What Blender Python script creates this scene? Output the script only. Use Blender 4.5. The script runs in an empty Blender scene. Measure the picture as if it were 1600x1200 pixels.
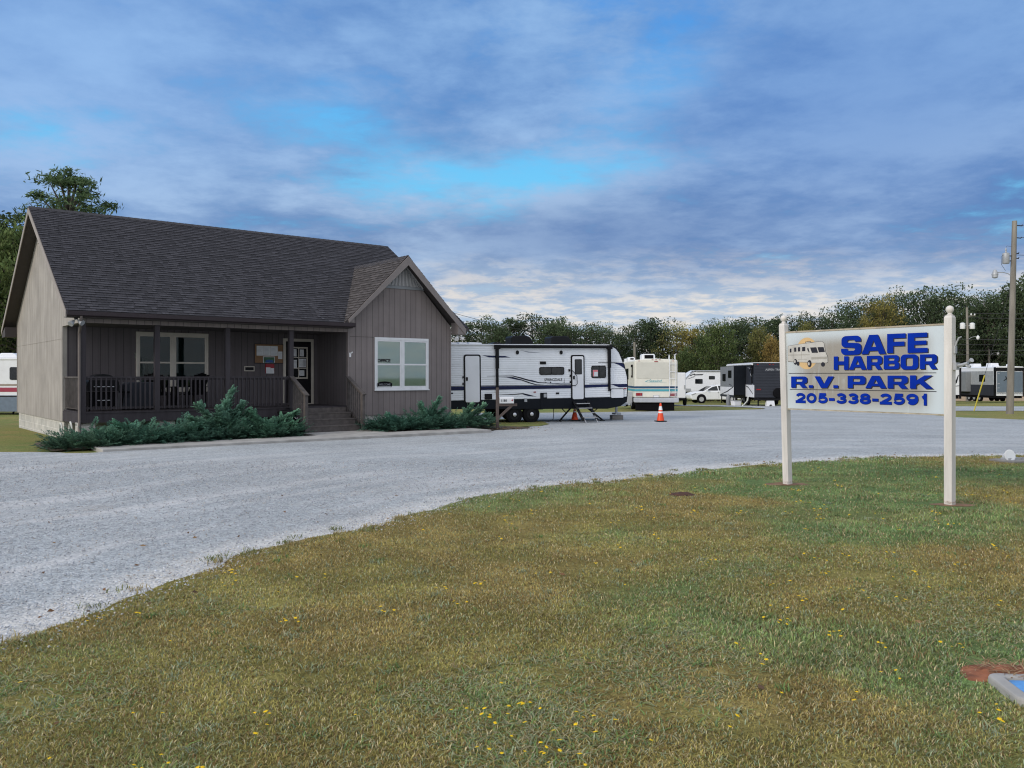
import bpy, bmesh, math, random
import numpy as np
from mathutils import Vector, Matrix, geometry
R = math.radians
scene = bpy.context.scene
COL = scene.collection
random.seed(7)
rs = np.random.RandomState(11)

# ------------------------------------------------------------------ helpers
def tag(o, label=None, cat=None, group=None, kind=None):
    if label: o['label'] = label
    if cat: o['category'] = cat
    if group: o['group'] = group
    if kind: o['kind'] = kind
    return o

def empty(name, loc=(0, 0, 0), rz=0.0, label=None, cat=None, group=None, rot=None):
    o = bpy.data.objects.new(name, None)
    o.empty_display_size = 0.2
    COL.objects.link(o)
    o.location = loc
    o.rotation_euler = rot if rot else (0, 0, rz)
    return tag(o, label, cat, group)

def link_mesh(name, me, mats, parent=None, loc=None, rot=None):
    o = bpy.data.objects.new(name, me)
    COL.objects.link(o)
    if mats is not None:
        for m in (mats if isinstance(mats, (list, tuple)) else [mats]):
            me.materials.append(m)
    if parent: o.parent = parent
    if loc: o.location = loc
    if rot: o.rotation_euler = rot
    return o

class MB:
    def __init__(s):
        s.v = []; s.f = []; s.mi = []; s.m = 0
    def add(s, vs, fs):
        o = len(s.v)
        s.v += [tuple(v) for v in vs]
        s.f += [[i + o for i in f] for f in fs]
        s.mi += [s.m] * len(fs)
        return s
    def box(s, x0, x1, y0, y1, z0, z1):
        return s.add([(x0,y0,z0),(x1,y0,z0),(x1,y1,z0),(x0,y1,z0),(x0,y0,z1),(x1,y0,z1),(x1,y1,z1),(x0,y1,z1)],
                     [(0,3,2,1),(4,5,6,7),(0,1,5,4),(1,2,6,5),(2,3,7,6),(3,0,4,7)])
    def bar(s, p, q, w, h, up=(0, 0, 1)):
        p = Vector(p); q = Vector(q); d = (q - p).normalized(); u = Vector(up)
        a = d.cross(u)
        if a.length < 1e-4: a = d.cross(Vector((1, 0, 0)))
        a.normalize(); b = a.cross(d).normalized()
        vs = []
        for c in (p, q):
            for i, j in ((-1,-1),(1,-1),(1,1),(-1,1)):
                vs.append(c + a*(i*w/2) + b*(j*h/2))
        return s.add(vs, [(0,1,2,3),(7,6,5,4),(0,4,5,1),(1,5,6,2),(2,6,7,3),(3,7,4,0)])
    def tube(s, pts, r, n=8, caps=True):
        pts = [Vector(p) for p in pts]
        rr = r if isinstance(r, (list, tuple)) else [r]*len(pts)
        t = (pts[1]-pts[0]).normalized()
        a = t.cross(Vector((0,0,1)))
        if a.length < 1e-3: a = t.cross(Vector((1,0,0)))
        a.normalize()
        vs = []
        for i, p in enumerate(pts):
            if 0 < i < len(pts)-1: t = (pts[i+1]-pts[i-1]).normalized()
            elif i: t = (pts[i]-pts[i-1]).normalized()
            a = (a - t*a.dot(t)).normalized(); b = t.cross(a)
            for k in range(n):
                g = 2*math.pi*k/n
                vs.append(p + (a*math.cos(g)+b*math.sin(g))*rr[i])
        fs = []
        for i in range(len(pts)-1):
            for k in range(n):
                k2 = (k+1) % n
                fs.append((i*n+k, i*n+k2, (i+1)*n+k2, (i+1)*n+k))
        if caps:
            fs.append(tuple(range(n-1,-1,-1))); fs.append(tuple((len(pts)-1)*n+k for k in range(n)))
        return s.add(vs, fs)
    def lathe(s, prof, n=24, c=(0,0,0), axis='z'):
        vs = []
        for r, z in prof:
            for k in range(n):
                g = 2*math.pi*k/n
                x, y = r*math.cos(g), r*math.sin(g)
                p = (x,y,z) if axis == 'z' else ((x,z,y) if axis == 'y' else (z,x,y))
                vs.append((p[0]+c[0], p[1]+c[1], p[2]+c[2]))
        fs = []
        for i in range(len(prof)-1):
            for k in range(n):
                k2 = (k+1) % n
                q = (i*n+k, i*n+k2, (i+1)*n+k2, (i+1)*n+k)
                fs.append(q if axis != 'y' else q[::-1])
        fs.append(tuple(range(n-1,-1,-1))); fs.append(tuple((len(prof)-1)*n+k for k in range(n)))
        return s.add(vs, fs)
    def _p(s, ax, a, uv):
        u, w = uv
        return {'x': (a,u,w), 'y': (u,a,w), 'z': (u,w,a)}[ax]
    def prism(s, poly, ax, a, b):
        n = len(poly)
        vs = [s._p(ax, a, p) for p in poly] + [s._p(ax, b, p) for p in poly]
        fs = [tuple(range(n)), tuple(range(2*n-1, n-1, -1))]
        fs += [(i, i+n, (i+1) % n + n, (i+1) % n) for i in range(n)]
        return s.add(vs, fs)
    def sheet(s, poly, ax, a):
        return s.add([s._p(ax, a, p) for p in poly], [tuple(range(len(poly)))])
    def build(s, name, mats, parent=None, smooth=False, bevel=0, loc=None, rot=None, label=None):
        me = bpy.data.meshes.new(name)
        me.from_pydata(s.v, [], s.f)
        me.polygons.foreach_set('material_index', s.mi)
        me.update()
        bm = bmesh.new(); bm.from_mesh(me)
        bmesh.ops.recalc_face_normals(bm, faces=bm.faces)
        bm.to_mesh(me); bm.free()
        if smooth:
            me.shade_smooth()
            me.set_sharp_from_angle(angle=R(38))
        o = link_mesh(name, me, mats, parent, loc, rot)
        if bevel:
            md = o.modifiers.new('Bevel', 'BEVEL'); md.width = bevel; md.segments = 2
            md.limit_method = 'ANGLE'; md.angle_limit = R(40)
        if label: o['label'] = label
        return o

def rrect(x0, z0, x1, z1, r, n=5):
    pts = []
    for cx, cz, a0 in ((x1-r, z1-r, 0), (x0+r, z1-r, 90), (x0+r, z0+r, 180), (x1-r, z0+r, 270)):
        for k in range(n+1):
            a = R(a0 + 90*k/n)
            pts.append((cx + r*math.cos(a), cz + r*math.sin(a)))
    return pts

def circ(cx, cz, r, n=24, rz=None):
    return [(cx+r*math.cos(2*math.pi*k/n), cz+(rz or r)*math.sin(2*math.pi*k/n)) for k in range(n)]

def np_mesh(name, V, F, cols=None, cname='tint'):
    """V (n,3), F (m,k) all faces with k corners"""
    me = bpy.data.meshes.new(name)
    V = np.asarray(V, np.float32); F = np.asarray(F, np.int32)
    m, k = F.shape
    me.vertices.add(len(V)); me.vertices.foreach_set('co', V.ravel())
    me.loops.add(m*k); me.loops.foreach_set('vertex_index', F.ravel())
    me.polygons.add(m)
    me.polygons.foreach_set('loop_start', np.arange(0, m*k, k, dtype=np.int32))
    me.polygons.foreach_set('loop_total', np.full(m, k, np.int32))
    if cols is not None:
        at = me.attributes.new(cname, 'FLOAT_COLOR', 'POINT')
        c = np.ones((len(V), 4), np.float32); c[:, :3] = cols
        at.data.foreach_set('color', c.ravel())
    me.update(calc_edges=True); me.validate()
    return me

# ------------------------------------------------------------------ materials
class NT:
    def __init__(s, tree): s.t = tree
    def n(s, typ, **kw):
        nd = s.t.nodes.new(typ)
        for k, v in kw.items(): setattr(nd, k, v)
        return nd
    def lk(s, a, b): s.t.links.new(a, b)
    def put(s, sock, v):
        if isinstance(v, bpy.types.NodeSocket): s.lk(v, sock)
        elif v is not None:
            if hasattr(sock.default_value, '__len__') and not hasattr(v, '__len__'): v = (v,)*len(sock.default_value)
            if hasattr(sock.default_value, '__len__') and len(sock.default_value) == 4 and len(v) == 3: v = (*v, 1)
            sock.default_value = v
    def m(s, op, a, b=None, c=None, clamp=False):
        nd = s.n('ShaderNodeMath', operation=op, use_clamp=clamp)
        for i, x in enumerate((a, b, c)):
            if x is not None: s.put(nd.inputs[i], x)
        return nd.outputs[0]
    def vm(s, op, a, b=None, out=0):
        nd = s.n('ShaderNodeVectorMath', operation=op)
        s.put(nd.inputs[0], a)
        if b is not None: s.put(nd.inputs['Scale'] if op == 'SCALE' else nd.inputs[1], b)
        return nd.outputs[out]
    def mix(s, f, a, b, mode='MIX'):
        nd = s.n('ShaderNodeMix', data_type='RGBA', blend_type=mode)
        s.put(nd.inputs['Factor'], f); s.put(nd.inputs['A'], a); s.put(nd.inputs['B'], b)
        return nd.outputs['Result']
    def noise(s, vec, scale, detail=4, rough=.55, dist=0, out='Fac'):
        nd = s.n('ShaderNodeTexNoise')
        if vec is not None: s.lk(vec, nd.inputs['Vector'])
        s.put(nd.inputs['Scale'], scale); s.put(nd.inputs['Detail'], detail)
        s.put(nd.inputs['Roughness'], rough); s.put(nd.inputs['Distortion'], dist)
        return nd.outputs[out]
    def rng(s, v, a, b, c=0., d=1., smooth=False):
        nd = s.n('ShaderNodeMapRange', interpolation_type='SMOOTHSTEP' if smooth else 'LINEAR')
        for i, x in enumerate((v, a, b, c, d)): s.put(nd.inputs[i], x)
        return nd.outputs[0]
    def xyz(s, vec):
        nd = s.n('ShaderNodeSeparateXYZ'); s.lk(vec, nd.inputs[0]); return nd.outputs
    def cxyz(s, x, y, z):
        nd = s.n('ShaderNodeCombineXYZ')
        for i, v in enumerate((x, y, z)): s.put(nd.inputs[i], v)
        return nd.outputs[0]

def new_mat(name):
    m = bpy.data.materials.new(name); m.use_nodes = True
    t = m.node_tree; b = t.nodes['Principled BSDF']
    return m, NT(t), b

def mat(name, c, rough=.6, metal=0., var=.12, sc=5., bump=0., bsc=40., spec=.4, dirt=0., streak=False):
    m, N, b = new_mat(name)
    tc = N.n('ShaderNodeTexCoord').outputs['Object']
    vec = tc
    if streak: vec = N.vm('MULTIPLY', tc, (1, 1, .12))
    f = N.rng(N.noise(vec, sc, 6), .25, .75, 1-var, 1+var)
    col = N.vm('SCALE', (*c,)[:3], f)
    if dirt:
        z = N.noise(vec, sc*.6, 8, .7)
        col = N.mix(N.rng(z, .45, .75, 0, dirt), col, (.10, .085, .065))
    N.lk(col, b.inputs['Base Color'])
    N.put(b.inputs['Roughness'], N.rng(N.noise(tc, sc*2, 4), .3, .7, max(rough-.08, .02), min(rough+.08, 1)))
    b.inputs['Metallic'].default_value = metal
    b.inputs['Specular IOR Level'].default_value = spec
    if bump:
        bp = N.n('ShaderNodeBump'); bp.inputs['Strength'].default_value = bump; bp.inputs['Distance'].default_value = .01
        N.lk(N.noise(tc, bsc, 6), bp.inputs['Height']); N.lk(bp.outputs[0], b.inputs['Normal'])
    return m

def siding_mat(name, axis, c1, c2, groove=(.012,.011,.012), streak=.25, pitch=.203, gdark=.9):
    m, N, b = new_mat(name)
    tc = N.n('ShaderNodeTexCoord').outputs['Object']
    o = N.xyz(tc); a = o[axis]
    q = N.m('MULTIPLY', a, 1/pitch)
    fr = N.m('FRACT', q)
    g = N.m('LESS_THAN', fr, .045)
    wn = N.n('ShaderNodeTexWhiteNoise', noise_dimensions='1D'); N.lk(N.m('FLOOR', q), wn.inputs['W'])
    sv = N.cxyz(N.m('MULTIPLY', a, 9.), o[1] if axis == 0 else o[0], N.m('MULTIPLY', o[2], .35))
    st = N.noise(sv, 1.6, 7, .62)
    st2 = N.noise(tc, 1.1, 5, .6)
    f = N.rng(st, .3, .7, 0, 1)
    col = N.mix(f, c1, c2)
    k = N.m('ADD', N.rng(st2, .3, .7, 1-streak*.5, 1+streak*.5), N.m('MULTIPLY', N.m('SUBTRACT', wn.outputs[0], .5), .10))
    col = N.vm('SCALE', col, k)
    col = N.mix(N.m('MULTIPLY', g, gdark), col, groove)
    N.lk(col, b.inputs['Base Color']); b.inputs['Roughness'].default_value = .8
    b.inputs['Specular IOR Level'].default_value = .2
    bp = N.n('ShaderNodeBump'); bp.inputs['Strength'].default_value = .5; bp.inputs['Distance'].default_value = .008
    h = N.m('SUBTRACT', N.m('MULTIPLY', N.noise(sv, 6, 5), .25), g)
    N.lk(h, bp.inputs['Height']); N.lk(bp.outputs[0], b.inputs['Normal'])
    return m

def tint_mat(name, base, rough=.8, spec=.15, transl=0., osc=0., noise_sc=0.):
    m, N, b = new_mat(name)
    at = N.n('ShaderNodeAttribute', attribute_name='tint').outputs['Color']
    col = N.vm('MULTIPLY', at, base)
    if osc:
        oi = N.n('ShaderNodeObjectInfo').outputs['Random']
        col = N.vm('SCALE', col, N.rng(oi, 0, 1, 1-osc, 1+osc))
    if noise_sc:
        tc = N.n('ShaderNodeTexCoord').outputs['Object']
        col = N.vm('SCALE', col, N.rng(N.noise(tc, noise_sc, 5, .7), .25, .75, .65, 1.35))
    N.lk(col, b.inputs['Base Color']); b.inputs['Roughness'].default_value = rough
    b.inputs['Specular IOR Level'].default_value = spec
    if transl:
        tr = N.n('ShaderNodeBsdfTranslucent'); N.lk(col, tr.inputs[0])
        mx = N.n('ShaderNodeMixShader'); mx.inputs[0].default_value = transl
        N.lk(b.outputs[0], mx.inputs[1]); N.lk(tr.outputs[0], mx.inputs[2])
        N.lk(mx.outputs[0], m.node_tree.nodes['Material Output'].inputs[0])
    return m

def glass_mat(name, tint=(.75,.85,.85), refl=.06):
    m, N, b = new_mat(name)
    tr = N.n('ShaderNodeBsdfTransparent'); tr.inputs[0].default_value = (*tint, 1)
    gl = N.n('ShaderNodeBsdfGlossy'); gl.inputs['Roughness'].default_value = .03
    fr = N.n('ShaderNodeFresnel'); fr.inputs[0].default_value = 1.5
    f = N.m('ADD', N.m('MULTIPLY', fr.outputs[0], 1.3), refl, clamp=True)
    mx = N.n('ShaderNodeMixShader')
    N.lk(f, mx.inputs[0]); N.lk(tr.outputs[0], mx.inputs[1]); N.lk(gl.outputs[0], mx.inputs[2])
    N.lk(mx.outputs[0], m.node_tree.nodes['Material Output'].inputs[0])
    return m

M = {}
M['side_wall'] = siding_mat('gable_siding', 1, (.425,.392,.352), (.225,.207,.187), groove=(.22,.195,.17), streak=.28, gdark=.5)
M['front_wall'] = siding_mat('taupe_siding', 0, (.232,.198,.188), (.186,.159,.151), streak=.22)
M['porch_wall'] = siding_mat('porch_siding_shaded', 0, (.120,.106,.110), (.095,.084,.088), streak=.15)  # same siding in a darker copy, porch shade painted into the colour
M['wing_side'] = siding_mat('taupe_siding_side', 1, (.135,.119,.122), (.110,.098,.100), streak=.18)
M['trim'] = mat('taupe_trim', (.215,.185,.172), .7, var=.10, sc=4, bump=.1)
M['trim_light'] = mat('pale_trim', (.30,.265,.235), .7, var=.10, sc=4)
M['deck'] = mat('dark_stained_wood', (.050,.044,.048), .8, spec=.15, var=.25, sc=7, bump=.3, bsc=60, streak=True)
M['deck_worn'] = mat('worn_stained_wood', (.088,.076,.070), .8, var=.4, sc=8, bump=.3, bsc=60)
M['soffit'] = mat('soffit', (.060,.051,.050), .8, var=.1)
M['gutter'] = mat('dark_gutter', (.030,.020,.024), .45, var=.15)
M['white_frame'] = mat('white_window_frame', (.70,.70,.70), .5, var=.06, dirt=.12)
M['cream_frame'] = mat('cream_frame', (.50,.46,.40), .55, var=.08, dirt=.15)
M['blind'] = mat('window_blind', (.60,.62,.58), .7, var=.04)
M['dark_blind'] = mat('dark_blind', (.022,.032,.033), .6, var=.1)
M['dark_in'] = mat('dark_interior', (.012,.013,.014), .9)
M['glass'] = glass_mat('window_glass', (.78,.88,.86), .08)
M['glass_dim'] = glass_mat('porch_window_glass', (.55,.66,.66), -.03)
M['dark_glass'] = mat('dark_glass', (.008,.010,.012), .08, var=.05, spec=.5)
M['door'] = mat('dark_door_paint', (.008,.007,.009), .6, spec=.15, var=.1)
M['black'] = mat('black_paint', (.005,.005,.006), .5, spec=.2, var=.2)
M['black_matte'] = mat('black_matte', (.006,.006,.007), .9, spec=.1, var=.25)
M['rubber'] = mat('tyre_rubber', (.008,.008,.009), .9, spec=.12, var=.25, sc=12, bump=.2)
M['steel'] = mat('dull_steel', (.45,.45,.46), .4, metal=.8, var=.15)
M['alloy'] = mat('alloy_wheel', (.60,.60,.62), .35, metal=.6, var=.1)
M['galv'] = mat('galvanised_grey', (.38,.39,.40), .55, metal=.3, var=.15)
M['rv_white'] = mat('rv_white_panel', (.76,.78,.80), .35, var=.05, sc=2, dirt=.10)
M['rv_white2'] = mat('rv_bright_white', (.74,.75,.77), .35, var=.04, sc=2, dirt=.08)
M['rv_black'] = mat('rv_black_skirt', (.006,.008,.012), .6, spec=.15, var=.2, sc=3)
M['navy'] = mat('navy_stripe', (.010,.016,.065), .5, spec=.2, var=.1)
M['grey_stripe'] = mat('grey_stripe', (.30,.32,.36), .5, var=.1)
M['black_stripe'] = mat('black_stripe', (.008,.009,.014), .5, spec=.2, var=.1)
M['cream'] = mat('cream_gelcoat', (.72,.695,.60), .4, var=.06, sc=2, dirt=.14)
M['cream_dk'] = mat('cream_panel', (.58,.565,.49), .5, var=.05, sc=2, dirt=.1)
M['teal'] = mat('teal_stripe', (.07,.33,.38), .5, var=.08)
M['dkblue'] = mat('dark_blue_stripe', (.015,.06,.13), .5, var=.08)
M['bumper'] = mat('grey_bumper', (.42,.44,.48), .45, var=.1, dirt=.1)
M['red_lens'] = mat('red_lens', (.28,.012,.015), .3, var=.1)
M['grey_rib'] = mat('dark_grey_ribbed', (.030,.033,.042), .55, spec=.2, var=.12, sc=3)
M['mid_grey'] = mat('mid_grey_panel', (.20,.21,.22), .5, var=.1, sc=3)
M['blue_grey'] = mat('blue_grey_panel', (.115,.150,.185), .5, var=.12, sc=2)
M['car_white'] = mat('white_car_paint', (.74,.75,.76), .22, var=.03, spec=.5)
M['orange'] = mat('orange_plastic', (.78,.075,.018), .5, var=.1, dirt=.15)
M['refl_white'] = mat('reflective_white', (.78,.78,.78), .5, var=.08, dirt=.2)
M['concrete'] = mat('concrete', (.36,.345,.32), .9, var=.22, sc=3, bump=.3, bsc=30, dirt=.35)
M['conc_dark'] = mat('stained_concrete', (.22,.21,.195), .9, var=.25, sc=4, bump=.4, bsc=30, dirt=.4)
M['pole'] = mat('weathered_pole', (.215,.195,.165), .9, var=.4, sc=5, bump=.4, bsc=30, streak=True, dirt=.3)
M['post_white'] = mat('aged_white_post', (.66,.62,.575), .65, var=.14, sc=5, dirt=.42, streak=True, bump=.15)
M['blue_letter'] = mat('blue_lettering', (.001,.024,.30), .7, var=.25, sc=3, spec=.08)
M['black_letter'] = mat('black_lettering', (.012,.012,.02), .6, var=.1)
M['sun_disc'] = mat('faded_orange', (.62,.42,.20), .7, var=.1)
M['rvpic_light'] = mat('picture_pale', (.50,.48,.44), .7, var=.15, sc=6)
M['rvpic_mid'] = mat('picture_grey', (.34,.32,.28), .7, var=.15, sc=6)
M['cork'] = mat('cork_board', (.22,.13,.07), .9, var=.15, sc=20)
M['paper'] = mat('white_paper', (.62,.64,.66), .8, var=.05)
M['red'] = mat('red_plastic', (.28,.01,.02), .5, var=.1)
M['pic_blue'] = mat('blue_picture', (.012,.08,.26), .5, var=.4, sc=12)
M['pic_green'] = mat('green_picture', (.03,.10,.05), .5, var=.6, sc=14)
M['mailbox'] = mat('white_mailbox', (.60,.61,.62), .5, var=.06, dirt=.15)
M['post_brown'] = mat('brown_post', (.085,.065,.058), .85, var=.25, sc=6, bump=.3)
M['yellow'] = mat('yellow_guard', (.75,.62,.10), .5, var=.1)
M['lid_blue'] = mat('blue_meter_lid', (.10,.30,.62), .6, var=.35, sc=12, bump=.3, dirt=.25)
M['tan'] = mat('tan_wall', (.42,.33,.25), .8, var=.1)
M['wire'] = mat('cable', (.05,.05,.055), .7)
M['hose'] = mat('pale_hose', (.62,.63,.58), .5)
M['bark'] = mat('bark', (.085,.070,.058), .95, var=.35, sc=4, bump=.5, bsc=14)
M['dirt'] = mat('brown_soil', (.23,.135,.075), 1., var=.4, sc=8, bump=.9, bsc=25)
M['red_dirt'] = mat('red_clay', (.26,.10,.052), 1., var=.55, sc=10, bump=1., bsc=30)
M['dark_dirt'] = mat('dark_soil', (.075,.035,.024), 1., var=.5, sc=20, bump=1., bsc=50)
M['mulch'] = mat('leaf_litter', (.10,.075,.05), 1., var=.6, sc=14, bump=1., bsc=40)

def block_mat():
    m, N, b = new_mat('cinder_block')
    tc = N.n('ShaderNodeTexCoord').outputs['Object']; o = N.xyz(tc)
    br = N.n('ShaderNodeTexBrick')
    N.lk(N.cxyz(N.m('ADD', o[0], o[1]), o[2], 0), br.inputs['Vector'])
    br.inputs['Color1'].default_value = (.50,.48,.43,1); br.inputs['Color2'].default_value = (.42,.41,.37,1)
    br.inputs['Mortar'].default_value = (.62,.60,.55,1); br.inputs['Scale'].default_value = 1
    br.inputs['Brick Width'].default_value = .4; br.inputs['Row Height'].default_value = .2; br.inputs['Mortar Size'].default_value = .008
    k = N.rng(N.noise(tc, 3, 7, .65), .3, .7, .72, 1.15)
    N.lk(N.vm('SCALE', br.outputs['Color'], k), b.inputs['Base Color']); b.inputs['Roughness'].default_value = .95
    bp = N.n('ShaderNodeBump'); bp.inputs['Strength'].default_value = .5; bp.inputs['Distance'].default_value = .01
    N.lk(N.m('ADD', br.outputs['Fac'], N.m('MULTIPLY', N.noise(tc, 60, 4), .4)), bp.inputs['Height']); N.lk(bp.outputs[0], b.inputs['Normal'])
    return m
M['block'] = block_mat()

def panel_mat():
    """weathered sign board: bluish white with brown-grey mildew drips in the middle"""
    m, N, b = new_mat('weathered_sign_board')
    tc = N.n('ShaderNodeTexCoord').outputs['Object']; o = N.xyz(tc)
    sv = N.cxyz(N.m('MULTIPLY', o[0], 14.), 0., N.m('MULTIPLY', o[2], 1.1))
    st = N.noise(sv, 1.3, 8, .7)
    big = N.noise(tc, 1.7, 5, .6)
    # drips begin under the rim and thin out to both ends
    ends = N.m('MULTIPLY', N.rng(o[0], -1.2, -.75, .25, 1, True), N.rng(o[0], .85, 1.17, 1, .05, True))
    ht = N.m('MULTIPLY', N.rng(o[2], 1.18, 1.42, .35, 1, True), N.rng(o[2], 2.14, 2.37, 1, .1, True))
    f = N.m('MULTIPLY', N.m('MULTIPLY', ends, ht), N.rng(N.m('ADD', N.m('MULTIPLY', st, .65), N.m('MULTIPLY', big, .5)), (.32), .56, .12, 1.0, True))
    col = N.mix(f, (.56,.62,.65), (.30,.275,.235))
    col = N.mix(N.rng(N.noise(sv, 2.6, 6, .7), .62, .8, 0, .5), col, (.21,.19,.16))
    N.lk(col, b.inputs['Base Color']); b.inputs['Roughness'].default_value = .6
    return m
M['panel'] = panel_mat()

# ------------------------------------------------------------------ terrain
def gz(x, y):
    y = np.asarray(y, float)
    d = np.clip((y-18)/62., 0, 1.35)
    return -.8*d**1.6
def gzf(x, y): return float(gz(x, y))

def vnoise(x, y, seed=0):
    """value noise, vectorised"""
    xi = np.floor(x).astype(np.int64); yi = np.floor(y).astype(np.int64)
    xf = x-xi; yf = y-yi
    def h(a, b):
        n = (a*374761393 + b*668265263 + seed*1442695041) & 0x7fffffff
        n = ((n ^ (n >> 13))*1274126177) & 0x7fffffff
        return ((n ^ (n >> 16)) & 0xffff)/65535.
    u = xf*xf*(3-2*xf); w = yf*yf*(3-2*yf)
    return (h(xi,yi)*(1-u)+h(xi+1,yi)*u)*(1-w) + (h(xi,yi+1)*(1-u)+h(xi+1,yi+1)*u)*w
def fbm(x, y, sc, oct=4, seed=0):
    x = np.asarray(x, float)*sc; y = np.asarray(y, float)*sc
    a = 0; t = 0; k = 1.
    for i in range(oct):
        a = a + k*vnoise(x*2**i+37.1*i, y*2**i-11.3*i, seed+i); t += k; k *= .55
    return a/t

def in_poly(px, py, poly):
    px = np.asarray(px); py = np.asarray(py)
    ins = np.zeros(px.shape, bool); n = len(poly)
    for i in range(n):
        x0, y0 = poly[i]; x1, y1 = poly[(i+1) % n]
        if y0 == y1: continue
        c = ((y0 > py) != (y1 > py)) & (px < (x1-x0)*(py-y0)/(y1-y0)+x0)
        ins ^= c
    return ins

def rough_line(pts, step, amp, seed):
    """subdivide a poly-line (smoothed) and shake it with fractal noise"""
    P = [Vector((*p, 0)) for p in pts]
    out = []
    for i in range(len(P)-1):
        p0 = P[max(i-1, 0)]; p1 = P[i]; p2 = P[i+1]; p3 = P[min(i+2, len(P)-1)]
        L = (p2-p1).length; n = max(1, int(L/step))
        for k in range(n):
            t = k/n
            q = .5*((2*p1)+(p2-p0)*t+(2*p0-5*p1+4*p2-p3)*t*t+(3*p1-p0-3*p2+p3)*t**3)
            out.append((q.x, q.y))
    out.append((P[-1].x, P[-1].y))
    a = np.array(out)
    dx = fbm(a[:,0], a[:,1], 1.1, 5, seed)-.5; dy = fbm(a[:,0], a[:,1], 1.1, 5, seed+50)-.5
    a[:,0] += amp*2*dx; a[:,1] += amp*2*dy
    return [tuple(p) for p in a]

def terrain_sheet(name, poly, zoff, grid, mats, bump=0.):
    """triangulated sheet filling poly, following the terrain"""
    xs = [p[0] for p in poly]; ys = [p[1] for p in poly]
    gx = []; 
    for (x0, x1, y0, y1, st) in grid:
        X, Y = np.meshgrid(np.arange(max(x0, min(xs)), min(x1, max(xs)), st), np.arange(max(y0, min(ys)), min(y1, max(ys)), st))
        X = X.ravel()+st*.31*(rs.rand(X.size)-.5); Y = Y.ravel()+st*.31*(rs.rand(Y.size)-.5)
        k = in_poly(X, Y, poly)
        gx += list(zip(X[k], Y[k]))
    vs = [Vector(p) for p in poly] + [Vector(p) for p in gx]
    n = len(poly)
    r = geometry.delaunay_2d_cdt(vs, [(i, (i+1) % n) for i in range(n)], [], 1, 1e-5)
    co = np.array([(v[0], v[1], 0) for v in r[0]])
    co[:,2] = gz(co[:,0], co[:,1])+zoff
    if bump: co[:,2] += bump*(fbm(co[:,0], co[:,1], 2.2, 4, 5)-.5)
    F = np.array([list(f) for f in r[2] if len(f) == 3], np.int32)
    me = np_mesh(name, co, F)
    me.shade_smooth()
    if co.shape[0] and me.polygons[0].normal.z < 0: me.flip_normals()
    o = link_mesh(name, me, mats)
    return o, co

# ------------------------------------------------------------------ lettering
def curve_to_obj(cu, name, mats, parent, xf):
    o = bpy.data.objects.new('tmp', cu); COL.objects.link(o)
    dg = bpy.context.evaluated_depsgraph_get()
    me = bpy.data.meshes.new_from_object(o.evaluated_get(dg))
    bpy.data.objects.remove(o)
    me.name = name; me.materials.clear()
    co = np.empty(len(me.vertices)*3, np.float32); me.vertices.foreach_get('co', co)
    co = co.reshape(-1, 3); me.vertices.foreach_set('co', xf(co).astype(np.float32).ravel()); me.update()
    return link_mesh(name, me, mats, parent)

def text(s, x0, x1, z0, z1, y, mats, parent, name='lettering', bold=0., shear=0.):
    """flat lettering in the x-z plane of parent, filling the given box, facing -y"""
    cu = bpy.data.curves.new(name, 'FONT'); cu.body = s; cu.size = 1; cu.offset = bold; cu.shear = shear; cu.resolution_u = 3
    def xf(c):
        mn = c.min(0); mx = c.max(0); q = np.zeros_like(c)
        q[:,0] = x0+(c[:,0]-mn[0])/(mx[0]-mn[0])*(x1-x0)
        q[:,2] = z0+(c[:,1]-mn[1])/(mx[1]-mn[1])*(z1-z0)
        q[:,1] = y
        return q
    return curve_to_obj(cu, name, mats, parent, xf)

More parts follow.
